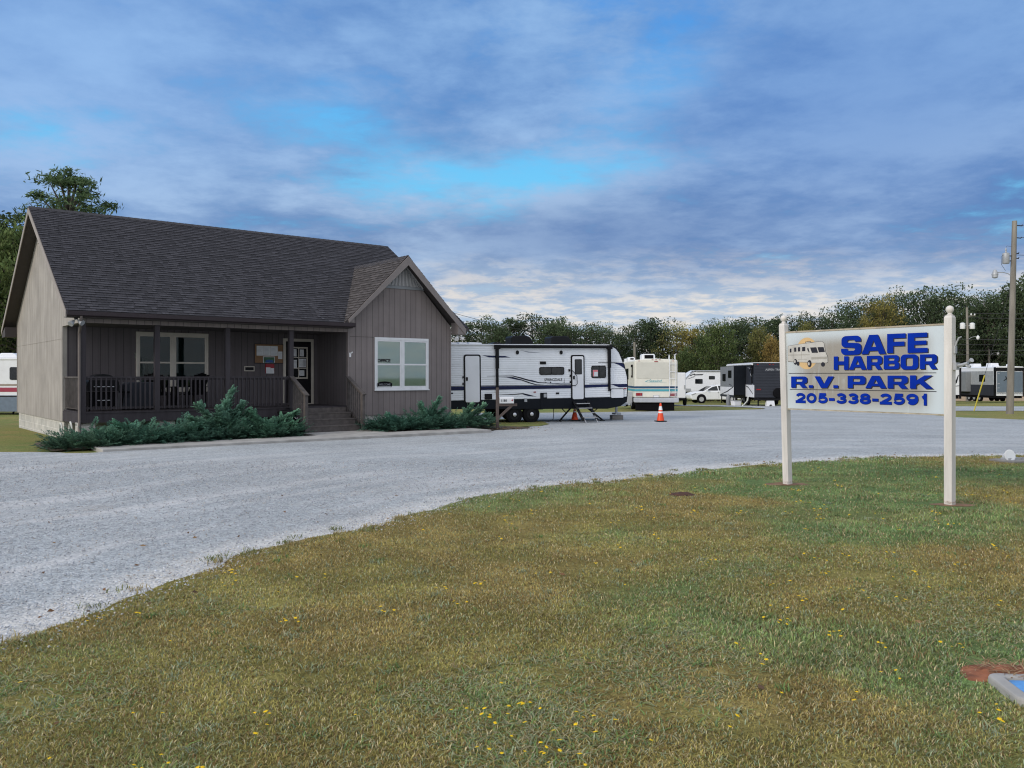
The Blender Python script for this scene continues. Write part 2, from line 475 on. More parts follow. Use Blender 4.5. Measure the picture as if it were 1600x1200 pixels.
def arc(cx, cy, rx, ry, a0, a1, n=6):
    return [(cx+rx*math.cos(R(a0+(a1-a0)*k/n)), cy+ry*math.sin(R(a0+(a1-a0)*k/n))) for k in range(n+1)]
def glyph(ch):
    s = .30; h = .25
    if ch == 'H': return [[(0,0),(s,0),(s,.37),(1-s,.37),(1-s,0),(1,0),(1,1),(1-s,1),(1-s,.63),(s,.63),(s,1),(0,1)]]
    if ch == 'E': return [[(0,0),(1,0),(1,h-.02),(.34,h-.02),(.34,.40),(.94,.40),(.94,.60),(.34,.60),(.34,.77),(.98,.77),(.98,1),(0,1)]]
    if ch == 'F': return [[(0,0),(.34,0),(.34,.36),(.94,.36),(.94,.58),(.34,.58),(.34,.76),(1,.76),(1,1),(0,1)]]
    if ch == 'A': return [[(0,0),(.27,0),(.325,.17),(.675,.17),(.73,0),(1,0),(.68,1),(.32,1)], [(.395,.37),(.605,.37),(.5,.70)]]
    if ch == 'V': return [[(0,1),(.29,1),(.5,.33),(.71,1),(1,1),(.66,0),(.34,0)]]
    if ch == 'K': return [[(0,0),(.27,0),(.27,.27),(.40,.40),(.68,0),(1,0),(.60,.60),(.97,1),(.63,1),(.27,.60),(.27,1),(0,1)]]
    if ch == 'P': return [[(0,0),(s,0),(s,.30)]+arc(.80,.52,.20,.22,-90,0)+arc(.80,.78,.20,.22,0,90)+[(0,1)], [(s,.52),(.66,.52),(.70,.57),(.70,.73),(.66,.78),(s,.78)]]
    if ch == 'R': return [[(0,0),(s,0),(s,.32),(.50,.32),(.68,0),(1,0),(.80,.345)]+arc(.80,.57,.20,.20,-60,0)+arc(.80,.79,.20,.21,0,90)+[(0,1)], [(s,.53),(.66,.53),(.70,.58),(.70,.74),(.66,.79),(s,.79)]]
    if ch == 'B': return [[(0,0)]+arc(.80,.19,.20,.19,-90,0)+arc(.84,.35,.16,.16,0,70)+arc(.82,.66,.15,.13,-60,0)+arc(.79,.81,.18,.19,0,90)+[(0,1)],
                          [(s,.21),(.66,.21),(.70,.25),(.70,.36),(.66,.40),(s,.40)], [(s,.61),(.64,.61),(.68,.64),(.68,.76),(.64,.80),(s,.80)]]
    if ch == 'O': return [arc(.76,.27,.24,.27,-90,0)+arc(.76,.73,.24,.27,0,90)+arc(.24,.73,.24,.27,90,180)+arc(.24,.27,.24,.27,180,270),
                          arc(.60,.34,.10,.12,-90,0)+arc(.60,.66,.10,.12,0,90)+arc(.40,.66,.10,.12,90,180)+arc(.40,.34,.10,.12,180,270)]
    if ch == 'S': return [[(0,.33)]+arc(.22,.22,.22,.22,180,270)+arc(.78,.22,.22,.22,-90,0)+[(1,.40)]+arc(.80,.40,.20,.21,0,80)+[(.36,.64),(.31,.68),(.31,.74),(.37,.79),(.62,.79),(.68,.74),(.68,.69),(.97,.69)]
                          +arc(.75,.79,.22,.21,0,90)+arc(.25,.78,.23,.22,90,180)+arc(.22,.60,.20,.20,180,262)+[(.62,.37),(.69,.33),(.69,.26),(.63,.21),(.38,.21),(.32,.26),(.32,.33)]]
    if ch == '.': return [[(0,0),(1,0),(1,1),(0,1)]]
def glyphs(items, y, mats, parent, name='lettering', dx=0., dz=0., grow=0.):
    cu = bpy.data.curves.new(name, 'CURVE'); cu.dimensions = '2D'; cu.fill_mode = 'BOTH'
    for ch, x0, x1, z0, z1 in items:
        for loop in glyph(ch):
            sp = cu.splines.new('POLY'); sp.points.add(len(loop)-1); sp.use_cyclic_u = True
            for p, (a, b) in zip(sp.points, loop):
                p.co = (x0+a*(x1-x0)+dx, z0+b*(z1-z0)+dz, 0, 1)
    cu.offset = grow
    def xf(c):
        q = np.zeros_like(c); q[:,0] = c[:,0]; q[:,2] = c[:,1]; q[:,1] = y
        return q
    return curve_to_obj(cu, name, mats, parent, xf)

def strokes(paths, th, y, mats, parent, name, dx=0., dz=0.):
    """heavy rounded strokes as flat strips (digits of the phone number)"""
    b = MB()
    for i, (P, closed) in enumerate(paths):
        P = [Vector((x+dx, 0, z+dz)) for x, z in P]; n = len(P); L = []
        for k in range(n):
            a = P[(k-1) % n] if closed or k else P[k]; c = P[(k+1) % n] if closed or k < n-1 else P[k]
            d0 = (P[k]-a); d1 = (c-P[k])
            d0 = d0.normalized() if d0.length > 1e-7 else d1.normalized(); d1 = d1.normalized() if d1.length > 1e-7 else d0
            t = (d0+d1); t = t.normalized() if t.length > 1e-4 else d0
            nn = Vector((-t.z, 0, t.x)); m = min(1/max(nn.dot(Vector((-d0.z,0,d0.x))), .5), 1.5)
            L.append((P[k]+nn*th/2*m, P[k]-nn*th/2*m))
        yy = y-.0002*i
        vs = []
        for p, q in L: vs += [(p.x,yy,p.z),(q.x,yy,q.z)]
        b.add(vs, [(2*k, 2*k+1, (2*k+3) % (2*n), (2*k+2) % (2*n)) for k in range(n if closed else n-1)])
    return b.build(name, mats, parent)
def digit(ch, x, z, w, h, t):
    a, c = w-t, h-t; X = lambda u: x+t/2+u*a; Z = lambda v: z+t/2+v*c
    q = lambda pts: [(X(u), Z(v)) for u, v in pts]
    A = lambda cx, cy, rx, ry, a0, a1, n=10: q(arc(cx, cy, rx, ry, a0, a1, n))
    if ch == '0': return [(A(.5,.5,.5,.5,0,360,28)[:-1], True)]
    if ch == '8': return [(A(.5,.76,.42,.24,0,360,22)[:-1], True), (A(.5,.25,.5,.26,0,360,22)[:-1], True)]
    if ch == '1': return [([(X(.62),z),(X(.62),z+h)], False), (q([(.16,.70),(.40,.78),(.60,.95)]), False)]
    if ch == '2': return [(A(.5,.70,.48,.30,170,-25,14)+q([(.62,.36),(.2,.14),(.08,.02)]), False), ([(x,Z(0)),(x+w,Z(0))], False)]
    if ch == '3': return [(A(.5,.76,.44,.24,165,-80,14)+q([(.40,.52)]), False), (q([(.42,.52),(.55,.52)])+A(.5,.26,.5,.26,75,-165,16), False)]
    if ch == '5': return [(q([(.95,1),(.22,1),(.12,.52),(.3,.60)])+A(.5,.32,.5,.32,95,-160,16), False)]
    if ch == '9': return [(A(.5,.68,.48,.32,0,360,24)[:-1], True), (A(.5,.5,.5,.5,15,-140,14), False)]
    if ch == '-': return [([(x+w*.05,z+h*.40),(x+w*.95,z+h*.40)], False)]

# ------------------------------------------------------------------ ground
def lawn_tint(x, y, jitter=0):
    """natural patchiness of the turf: dry brown, olive, grey-green"""
    g = fbm(x, y, .42, 4, 3); b = fbm(x, y, .9, 4, 21); s = fbm(x, y, 2.6, 3, 33)
    g = g + .055*np.clip(np.asarray(x)*.3, -1, 1) + .10*np.exp(-((np.asarray(x)-2.2)**2/5+(np.asarray(y)-5.)**2/3)) - .03*np.exp(-((np.asarray(y)-8.5)**2/4))
    ax = np.asarray(x, float); ay = np.asarray(y, float)
    for cx, cy, sx, sy, k in ((2.4,4.75,.55,.4,.16),(1.4,5.2,.9,.45,.10),(1.6,7.0,1.2,.8,.12),(-.4,4.35,.9,.35,.10),(4.9,10.6,1.6,1.2,.11),(3.0,9.2,1.2,.9,.07),(-.6,7.6,.9,.5,.06),(.4,9.4,1.1,.7,-.10),(-1.3,8.1,.9,.6,-.10),(-2.2,4.8,1.1,.7,-.05),(2.8,7.6,.8,.5,-.06)):
        g = g + k*np.exp(-((ax-cx)/sx)**2-((ay-cy)/sy)**2)
    if jitter: g = g + jitter*(rs.rand(np.size(x))-.5)
    t = np.clip((g-.44)/.14, 0, 1)[:,None]; d = np.clip((b-.48)/.16, 0, 1)[:,None]; u = np.clip((s-.42)/.3, 0, 1)[:,None]
    brown = np.array([.440,.325,.115]); olive = np.array([.385,.335,.105]); green = np.array([.235,.350,.125])
    c = olive*(1-t)+green*t
    c = c*(1-.65*d*(1-.6*t))+brown*.65*d*(1-.6*t)
    return c*(.82+.36*u)

def ground_mat(name, lo, mid, hi, attr=None):
    m, N, b = new_mat(name)
    P = N.n('ShaderNodeNewGeometry').outputs['Position']
    n1 = N.noise(P, .16, 6, .6); n2 = N.noise(P, 1.3, 6, .65); n3 = N.noise(P, 22., 6, .75); n4 = N.noise(P, 75, 3, .7)
    if attr:
        base = N.n('ShaderNodeAttribute', attribute_name='tint').outputs['Color']
    else:
        base = N.mix(N.rng(n1, .35, .65, 0, 1, True), lo, mid)
        base = N.mix(N.rng(n2, .4, .7, 0, .8, True), base, hi)
    k = N.m('MULTIPLY', N.rng(n3, .3, .7, .50, 1.42), N.rng(n4, .3, .7, .58, 1.42))
    N.lk(N.vm('SCALE', base, k), b.inputs['Base Color']); b.inputs['Roughness'].default_value = 1
    b.inputs['Specular IOR Level'].default_value = .1
    bp = N.n('ShaderNodeBump'); bp.inputs['Strength'].default_value = .8; bp.inputs['Distance'].default_value = .03
    N.lk(N.m('ADD', n3, N.m('MULTIPLY', n4, .5)), bp.inputs['Height']); N.lk(bp.outputs[0], b.inputs['Normal'])
    return m
M['far_grass'] = ground_mat('far_grass', (.25,.235,.075), (.165,.215,.065), (.32,.24,.10))
M['lawn'] = ground_mat('lawn_soil', None, None, None, True)

def gravel_mat():
    m, N, b = new_mat('crushed_limestone')
    P = N.n('ShaderNodeNewGeometry').outputs['Position']; o = N.xyz(P)
    a = N.m('MULTIPLY', N.m('ADD', o[0], o[1]), .7071); c = N.m('MULTIPLY', N.m('SUBTRACT', o[1], o[0]), .7071)
    ed = N.n('ShaderNodeAttribute', attribute_name='edge_d').outputs['Fac']
    bend = N.m('ADD', ed, N.m('MULTIPLY', N.noise(P, .2, 3), 1.2))
    tv = N.cxyz(N.m('MULTIPLY', a, .10), N.m('MULTIPLY', bend, 1.0), 0)
    tr = N.noise(tv, 1.4, 6, .62)
    big = N.noise(P, .35, 6, .6)
    def vor(sc):
        v = N.n('ShaderNodeTexVoronoi'); N.lk(P, v.inputs['Vector']); v.inputs['Scale'].default_value = sc
        v.inputs['Randomness'].default_value = 1
        return v
    v1 = vor(42.); v2 = vor(17.); v3 = vor(95.)
    r1 = N.xyz(v1.outputs['Color'])[0]; r2 = N.xyz(v2.outputs['Color'])[1]; r3 = N.xyz(v3.outputs['Color'])[0]
    dust = N.rng(tr, .44, .64, 0, 1, True)
    dust = N.m('MULTIPLY', dust, N.rng(o[1], 10., 26., 1., .35))
    st = N.m('ADD', N.m('ADD', N.m('MULTIPLY', r1, .85), N.m('MULTIPLY', r2, .40)), N.m('MULTIPLY', r3, .5))
    st = N.rng(st, .25, 1.5, .62, 1.36)
    st = N.mix(N.m('MULTIPLY', dust, .5), st, (1.02,1.02,1.02))
    col = N.mix(dust, (.372,.388,.390), (.500,.495,.482))
    k = N.rng(big, .3, .7, .84, 1.12)
    col = N.vm('SCALE', N.vm('MULTIPLY', col, st), k)
    # far from the drive line the stone is a little brown with trodden soil
    edge = N.m('MULTIPLY', N.rng(N.noise(P, .8, 6, .65), .55, .75, 0, 1, True), .35)
    col = N.mix(edge, col, (.33,.295,.25))
    fr = N.m('SUBTRACT', .78, N.m('ADD', ed, N.m('MULTIPLY', N.m('SUBTRACT', N.noise(P, 2.2, 6, .7), .5), 1.1)))
    fr = N.m('MULTIPLY', N.rng(fr, 0., .45, 0, 1, True), N.rng(ed, 0, 1.2, 1, 0))
    col = N.mix(N.m('MULTIPLY', fr, .85), col, N.vm('SCALE', (.66,.63,.58), N.rng(r1, 0, 1, .8, 1.15)))
    N.lk(col, b.inputs['Base Color']); b.inputs['Roughness'].default_value = .92
    b.inputs['Specular IOR Level'].default_value = .25
    bp = N.n('ShaderNodeBump'); bp.inputs['Strength'].default_value = .9; bp.inputs['Distance'].default_value = .009
    h = N.m('SUBTRACT', N.m('MULTIPLY', N.noise(P, 30, 5, .7), .6), N.m('MULTIPLY', v1.outputs['Distance'], 1.2))
    N.lk(h, bp.inputs['Height']); N.lk(bp.outputs[0], b.inputs['Normal'])
    return m
M['gravel'] = gravel_mat()

# base ground out to the horizon
gx = np.concatenate([np.arange(-700, -60, 40), np.arange(-60, 80, 2.), np.arange(80, 741, 40)])
gy = np.concatenate([np.arange(-200, -8, 24), np.arange(-8, 112, 2.), np.arange(112, 1400, 46)])
X, Y = np.meshgrid(gx, gy); Z = gz(X, Y)-.03
V = np.stack([X.ravel(), Y.ravel(), Z.ravel()], 1); nx = len(gx); ny = len(gy)
ii, jj = np.meshgrid(np.arange(nx-1), np.arange(ny-1)); q = (jj*nx+ii).ravel()
me = np_mesh('ground', V, np.stack([q, q+1, q+nx+1, q+nx], 1)); me.shade_smooth()
tag(link_mesh('ground', me, M['far_grass']), kind='structure', label='rough mown grass between the trailers and around the office')

near_edge = [(-60,-6),(-30,-3.4),(-14,.6),(-6.2,3.0),(-4.2,4.35),(-3.3,5.25),(-2.72,6.9),(-2.45,8.1),(-1.69,9.13),(-.84,10.9),(0,12.25),(2.14,13.9),(4.9,16.0),(8,17.3),(11,17.8),(16,17.6),(26,16.6),(60,13)]
edge = rough_line(near_edge, .09, .22, 9)
far_edge = rough_line([(60,22),(40,26.5),(26,31.5),(21.3,34.6),(20,37.6),(20.8,42.0),(23,46.6),(40,45.5),(70,41)], .3, .4, 61)
far2 = rough_line([(70,53),(40,57.5),(24,60),(14,64.5),(4,69),(-12,74),(-13,69),(4,64.5),(13,59.8),(15.5,55),(15.2,50.4),(9.2,46.2),(1.65,43.2),(-2,42.5),(-1.6,36),(.0,33.4),(1.1,30.6),(.9,29.0),(-.2,28.0),(-.5,26.6),(-1.2,25.2)], .25, .30, 71)
left = rough_line([(-9.1,19.0),(-9.6,18.5),(-11.5,18.8),(-20,18.9),(-60,20)], .12, .22, 81)
gravel_poly = edge + far_edge + far2 + left
go, gco = terrain_sheet('gravel_lot', gravel_poly, 0., [(-12,12,3,20,.3),(-60,60,-6,75,2.2)], M['gravel'], bump=.02)
Eg = np.array(edge); dd = np.full(len(gco), 9., np.float32)
for i0 in range(0, len(gco), 4000):
    q_ = gco[i0:i0+4000]; dd[i0:i0+4000] = np.sqrt(((q_[:,None,:2]-Eg[None])**2).sum(2).min(1))
ea_ = go.data.attributes.new('edge_d', 'FLOAT', 'POINT'); ea_.data.foreach_set('value', dd)
tag(go, kind='structure', label='pale grey crushed stone drive and parking lot')

lawn_poly = edge + [(60,-40),(-60,-40)]
lo, lco = terrain_sheet('lawn', lawn_poly, .012, [(-7,14,2.2,18.5,.16),(-20,24,-6,18.5,1.2),(-60,60,-40,18,5)], M['lawn'], bump=.0)
at = lo.data.attributes.new('tint', 'FLOAT_COLOR', 'POINT')
c4 = np.ones((len(lco), 4), np.float32); c4[:,:3] = lawn_tint(lco[:,0], lco[:,1])*.66
at.data.foreach_set('color', c4.ravel())
tag(lo, kind='structure', label='patchy dry lawn in front of the drive')

def patch(name, pts, zoff, m, label, amp=.25, step=.12, seed=1, grid=.6, kind='structure', bump=0.):
    P = rough_line(pts+[pts[0]], step, amp, seed)[:-1]
    o, c = terrain_sheet(name, P, zoff, [(-70,70,-10,90,grid)], m, bump)
    return tag(o, label=label, kind=kind)
patch('grass_patch', [(-1.9,28.2),(-.6,28.3),(.4,28.8),(1.1,29.4),(1.4,30.8),(.9,33),(-.5,34.8),(-2.6,33.5),(-2.6,30)], .015, M['far_grass'], 'thin grass under the wheels of the striped trailer', seed=5)

# crushed stone scattered on the drive, and whiter stones along the lawn
def stones(n_near, n_edge):
    pts = []
    x = rs.uniform(-11, 3, n_near*6); y = 3.6+13*rs.rand(n_near*6)**1.6
    k = in_poly(x, y, gravel_poly) & (rs.rand(n_near*6) < .4+.9*fbm(x, y, .8, 3, 90))
    x, y = x[k][:n_near], y[k][:n_near]
    s = rs.uniform(.004, .0095, len(x))*(1+.05*y)
    t = rs.uniform(.27, .56, len(x))
    E_ = np.array([p for p in edge if -9 < p[0] < 13]); idx = rs.randint(0, len(E_), n_edge)
    w = np.abs(rs.randn(n_edge))*.26*np.where(rs.rand(n_edge) < .72, -1, .55)
    tx = np.gradient(E_[:,0])[idx]; ty = np.gradient(E_[:,1])[idx]; L = np.hypot(tx, ty)+1e-6
    ja = rs.randn(n_edge)*.12; ex = E_[idx,0]+(ty/L)*w+(tx/L)*ja; ey = E_[idx,1]-(tx/L)*w+(ty/L)*ja
    kk = fbm(ex, ey, .9, 3, 17) > .36
    ex, ey = ex[kk], ey[kk]
    es = rs.uniform(.005, .014, len(ex)); et = rs.uniform(.38, .72, len(ex))
    x = np.concatenate([x, ex]); y = np.concatenate([y, ey]); s = np.concatenate([s, es]); t = np.concatenate([t, et])
    n = len(x)
    base = np.array([[1,0,0],[0,1,0],[-1,0,0],[0,-1,0],[0,0,.75],[0,0,-.5]], float)
    V = base[None]*rs.uniform(.6, 1.3, (n,6,1))
    a = rs.rand(n)*6.28; ca, sa = np.cos(a), np.sin(a)
    vx = V[:,:,0]*ca[:,None]-V[:,:,1]*sa[:,None]; vy = V[:,:,0]*sa[:,None]+V[:,:,1]*ca[:,None]
    V = np.stack([vx*s[:,None]+x[:,None], vy*s[:,None]+y[:,None], V[:,:,2]*s[:,None]+(gz(x,y)+.012+s*.25)[:,None]], 2)
    F = np.array([[0,1,4],[1,2,4],[2,3,4],[3,0,4],[1,0,5],[2,1,5],[3,2,5],[0,3,5]])
    F = (F[None]+(np.arange(n)*6)[:,None,None]).reshape(-1, 3)
    c = t[:,None]*np.array([.97,.99,1.03])*rs.uniform(.9, 1.1, (n,1))
    warm = rs.rand(n) < .12
    c[warm] *= np.array([1.05,.93,.80])
    me = np_mesh('gravel', V.reshape(-1,3), F, np.repeat(c, 6, 0))
    tag(link_mesh('gravel', me, tint_mat('loose_stone', (1,1,1), .9, .2)), label='loose crushed stones on the drive and along the lawn edge', kind='stuff')
stones(30000, 9000)

# grass
def blades(name, X, Y, H, W, C, lean, label, m, zoff=.012, flat=None):
    n = len(X)
    if flat is None: flat = np.ones(n)
    a = rs.rand(n)*6.283; d = np.stack([np.cos(a), np.sin(a)], 1); p = np.stack([-d[:,1], d[:,0]], 1)
    l1 = lean*rs.uniform(.3, 1.2, n)
    z0 = gz(X, Y)+zoff-.004
    def ring(f, bend, w):
        cx = X+d[:,0]*H*bend; cy = Y+d[:,1]*H*bend
        return [np.stack([cx+p[:,0]*w, cy+p[:,1]*w, z0+H*f*flat], 1), np.stack([cx-p[:,0]*w, cy-p[:,1]*w, z0+H*f*flat], 1)]
    r0 = ring(0, 0, W*.5); r1 = ring(.58, l1*.42, W*.42); r2 = ring(.62+.38*(1-l1*.55), l1*1.15, W*.05)
    V = np.stack([r0[0], r0[1], r1[0], r1[1], (r2[0]+r2[1])/2], 1).reshape(-1, 3)
    b = np.arange(n)*5
    F = np.concatenate([np.stack([b, b+1, b+3], 1), np.stack([b, b+3, b+2], 1), np.stack([b+2, b+3, b+4], 1)])
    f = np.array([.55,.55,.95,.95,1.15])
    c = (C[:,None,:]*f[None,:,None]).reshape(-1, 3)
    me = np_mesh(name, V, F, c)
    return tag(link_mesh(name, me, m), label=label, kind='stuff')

def make_grass():
    Xs = []; Ys = []
    for (y0, y1, den, xa, xb) in ((2.6, 4.6, 11000, -4.0, 4.0), (4.6, 6.5, 7600, -4.6, 5.0), (6.5, 9, 4600, -4, 7), (9, 13, 2300, -2.5, 10), (13, 18.2, 1000, 0, 16)):
        A = (y1-y0)*(xb-xa); n = int(A*den)
        x = rs.uniform(xa, xb, n); y = rs.uniform(y0, y1, n)
        k = in_poly(x, y, lawn_poly)
        Xs.append(x[k]); Ys.append(y[k])
    x = np.concatenate(Xs); y = np.concatenate(Ys)
    # thin out on bare spots
    bare = fbm(x, y, 1.7, 4, 44)
    k = rs.rand(len(x)) < np.clip((bare-.27)/.10, .25, 1)
    for (cx, cy, r) in BARE: k &= (np.hypot(x-cx, (y-cy)*1.25) > r*(.15+1.5*fbm(x, y, 4., 4, 8)+.5*rs.rand(len(x))**3))
    x, y = x[k], y[k]; n = len(x)
    c = lawn_tint(x, y, .16)
    green = np.clip((c[:,1]/c[:,0]-.95)*2.2, 0, 1)
    tall = np.clip((fbm(x, y, 1.2, 3, 70)-.52)/.15, 0, 1)
    H = rs.uniform(.011, .026, n)*(1+.9*green*tall)*(1+.03*y)
    W = rs.uniform(.0024, .0048, n)*(1+.085*y)
    r = rs.rand(n)
    straw = r < .17
    c[straw] = np.array([.56,.46,.26])*rs.uniform(.7, 1.15, (straw.sum(), 1))
    gg = (r > .86)
    c[gg] = np.array([.28,.335,.20])*rs.uniform(.7, 1.2, (gg.sum(), 1))
    br = (r > .17) & (r < .30)
    c[br] = np.array([.25,.155,.068])*rs.uniform(.7, 1.2, (br.sum(), 1))
    c *= rs.uniform(.70, 1.45, (n,1))
    # long flat runners of crabgrass in some areas
    flat = np.ones(n)
    zone = np.clip((fbm(x, y, .95, 4, 140)-.56+.10*np.exp(-((x-1.6)**2/4+(y-4.6)**2/1.6))-.03*np.clip(-x, 0, 2))/.10, 0, 1)*np.clip((9-y)/4, 0, 1)
    fl = rs.rand(n) < .40*zone+.02*(y < 7)
    H[fl] = rs.uniform(.035, .085, fl.sum()); flat[fl] = rs.uniform(.12, .42, fl.sum()); W[fl] *= 1.35
    pal = np.array([[.40,.42,.25],[.27,.36,.16],[.48,.42,.24],[.21,.33,.10]])
    c[fl] = pal[rs.randint(0, 4, fl.sum())]*rs.uniform(.6, 1.2, (fl.sum(),1))
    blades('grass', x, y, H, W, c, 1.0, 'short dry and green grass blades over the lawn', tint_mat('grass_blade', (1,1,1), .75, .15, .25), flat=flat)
BARE = [(4.27,13.08,.55),(5.756,10.94,.42),(3.0,4.0,.0)]

# things lying on the lawn: utility box, mounds, flood light (positions first, the grass keeps clear of them)
BOX = (2.90, 4.40)      # water meter box
BARE += [(2.74,4.70,.26),(2.93,4.40,.34),(2.42,11.85,.16),(10.2,16.45,.5)]
make_grass()

def weeds():
    """coarser tufts: along the edge of the drive and scattered in the lawn"""
    X = []; Y = []; Hh = []; C = []
    E_ = [p for p in edge if -8 < p[0] < 13 and p[1] > 2.5]
    for i in range(120):
        p = random.choice(E_)
        cx, cy = p[0]+random.gauss(.03, .14), p[1]+random.gauss(-.03, .12)
        k = random.randint(14, 46); g = random.random()
        for j in range(k):
            X.append(cx+random.gauss(0, .045)); Y.append(cy+random.gauss(0, .045)); Hh.append(random.uniform(.025, .065))
            C.append(np.array([.24,.27,.10] if g < .6 else [.42,.34,.15])*random.uniform(.6, 1.25))
    for i in range(420):
        cy = 3.2+9.5*random.random()**1.5; cx = random.uniform(-.75, .75)*(cy+1)
        if not in_poly(np.array([cx]), np.array([cy]), lawn_poly)[0]: continue
        g = random.random()
        for j in range(random.randint(8, 26)):
            X.append(cx+random.gauss(0, .035)); Y.append(cy+random.gauss(0, .035)); Hh.append(random.uniform(.02, .05))
            C.append(np.array([.17,.27,.085] if g < .5 else [.33,.38,.23])*random.uniform(.6, 1.25))
    n_free = len(X)
    for i in range(420):      # dry straw on the red soil heap and round the posts
        cx, cy, r = random.choice([(2.80,4.70,.17),(2.80,4.70,.17),(2.80,4.72,.15),(4.27,13.05,.3),(5.82,10.9,.22)])
        X.append(cx+random.gauss(0, r*.6)); Y.append(cy+random.gauss(0, r*.45)); Hh.append(random.uniform(.03,.085)); C.append(np.array(random.choice([(.42,.25,.13),(.52,.38,.22),(.30,.15,.08)]))*random.uniform(.7,1.2))
    X, Y, Hh, C = map(np.array, (X, Y, Hh, C))
    ok = np.ones(len(X), bool)
    for (cx, cy, r) in BARE: ok &= (np.hypot(X-cx, Y-cy) > r*.7) | (np.arange(len(X)) >= n_free)
    FL = np.where(np.arange(len(X)) >= n_free, .25, 1.)[ok]; ZO = np.where(np.arange(len(X)) >= n_free, .055, .012)[ok]
    X, Y, Hh, C = X[ok], Y[ok], Hh[ok], C[ok]
    blades('weeds', X, Y, Hh, np.full(len(X), .0055)*(1+.05*Y), C, 1.25, 'coarse weed tufts along the drive and in the lawn', tint_mat('weed_blade', (1,1,1), .7, .2, .25), zoff=ZO, flat=FL)
weeds()

def flowers():
    V = []; F = []; Cc = []
    def head(x, y, z, r):
        o = len(V); t = random.uniform(-.35, .35); t2 = random.uniform(-.35, .35); n = 9
        V.append((x, y, z+.004)); Cc.append((.72,.40,.01))
        for k in range(n*2):
            a = math.pi*k/n; q = r*(1 if k % 2 == 0 else .62)*random.uniform(.85, 1.1)
            dx, dy = q*math.cos(a), q*math.sin(a)
            V.append((x+dx, y+dy, z+dx*t+dy*t2)); Cc.append((.80,.56,.015))
        for k in range(n*2): F.append((o, o+1+k, o+1+(k+1) % (n*2)))
        # stem
        o = len(V)
        V.extend([(x-.0015,y,z-.002),(x+.0015,y,z-.002),(x+random.uniform(-.01,.01),y,gzf(x,y))]); Cc.extend([(.10,.16,.05)]*3); F.append((o,o+1,o+2))
    n = 0
    while n < 430:
        cy = 3.5+11.5*random.random()**.95; cx = random.uniform(-.66, .68)*cy
        a = np.array([cx]); b = np.array([cy])
        if not in_poly(a, b, lawn_poly)[0]: continue
        if any(math.hypot(cx-p, cy-q) < r for p, q, r in BARE): continue
        w = .25+1.0*float(fbm(a, b, .8, 3, 101)[0] > .55)+ 1.2*math.exp(-((cx-2.6)**2/1.5+(cy-7.2)**2/1.2))
        if random.random() > w*.6: continue
        for j in range(random.choice([1,1,2,3,5])):
            head(cx+random.gauss(0,.05), cy+random.gauss(0,.05), gzf(cx,cy)+random.uniform(.035,.075), random.uniform(.008,.0135)*(1+.03*cy))
            n += 1
    me = np_mesh('flowers', V, F, np.array(Cc))
    tag(link_mesh('flowers', me, tint_mat('yellow_petal', (1,1,1), .6, .2)), label='small yellow wildflowers scattered through the lawn', kind='stuff')
flowers()

def mound(name, x, y, rx, ry, h, m, label, cat, seed, n=26):
    """lumpy heap of loose soil"""
    V = []; F = []; rng = random.Random(seed)
    for i in range(n+1):
        for j in range(n+1):
            u, v = i/n*2-1, j/n*2-1
            r = math.hypot(u, v)
            px, py = x+u*rx*1.25, y+v*ry*1.25
            k = max(0., 1-r*(.75+.5*float(fbm(np.array([px]), np.array([py]), 3.5/max(rx, .2)*.35, 3, seed)[0])))
            z = gzf(px,py)-.01+h*(k**.8)*(.55+.9*float(fbm(np.array([px]), np.array([py]), 16, 3, seed+2)[0]))+.022*min(1., k*8.)
            V.append((px, py, z))
    for i in range(n):
        for j in range(n):
            a = i*(n+1)+j
            F.append((a, a+n+1, a+n+2, a+1))
    me = np_mesh(name, V, F); me.shade_smooth()
    return tag(link_mesh(name, me, m), label, cat)
def dirt_patch(x, y, rx, ry, seed, m, label):
    pts = [(x+rx*math.cos(2*math.pi*k/12)*random.uniform(.75,1.1), y+ry*math.sin(2*math.pi*k/12)*random.uniform(.75,1.1)) for k in range(12)]
    return patch('soil', pts, .019, m, label, .10, .04, seed, .08, 'stuff', .012)
dirt_patch(4.27, 13.02, .40, .20, 3, M['dirt'], 'bare brown soil around the foot of the far sign post')
dirt_patch(5.82, 10.90, .30, .15, 4, M['dirt'], 'bare brown soil around the foot of the near sign post')
mound('ant_mound', 2.42, 11.85, .17, .12, .05, M['dark_dirt'], 'small dark ant mound in the lawn left of the sign', 'mound', 6)
mound('soil_mound', 2.80, 4.70, .25, .155, .05, M['red_dirt'], 'reddish soil heap with dead grass beside the blue meter box', 'soil heap', 8, 34)

# water meter box
t = empty('meter_box', (BOX[0], BOX[1], 0), R(-6), 'water meter box with weathered blue lid set in grey concrete in the lawn corner', 'meter box')
b = MB(); 
O = rrect(-.30,-.20,.30,.20,.06,4); I = rrect(-.225,-.135,.225,.135,.03,4); n = len(O)
vs = [(x,y,-.04) for x,y in O]+[(x*.985,y*.98,.055) for x,y in O]+[(x,y,.06) for x,y in I]+[(x,y,.012) for x,y in I]
fs = []
for r in range(3):
    for k in range(n): fs.append((r*n+k, r*n+(k+1) % n, (r+1)*n+(k+1) % n, (r+1)*n+k))
b.add(vs, fs); b.build('collar', M['concrete'], t, bevel=.012)
b = MB(); b.prism(rrect(-.215,-.125,.215,.125,.03,4), 'z', .012, .043); b.build('lid', M['lid_blue'], t, bevel=.006)
b = MB(); b.prism(circ(.02,0,.028,14), 'z', .0435, .047); b.build('lid_plug', M['black'], t)

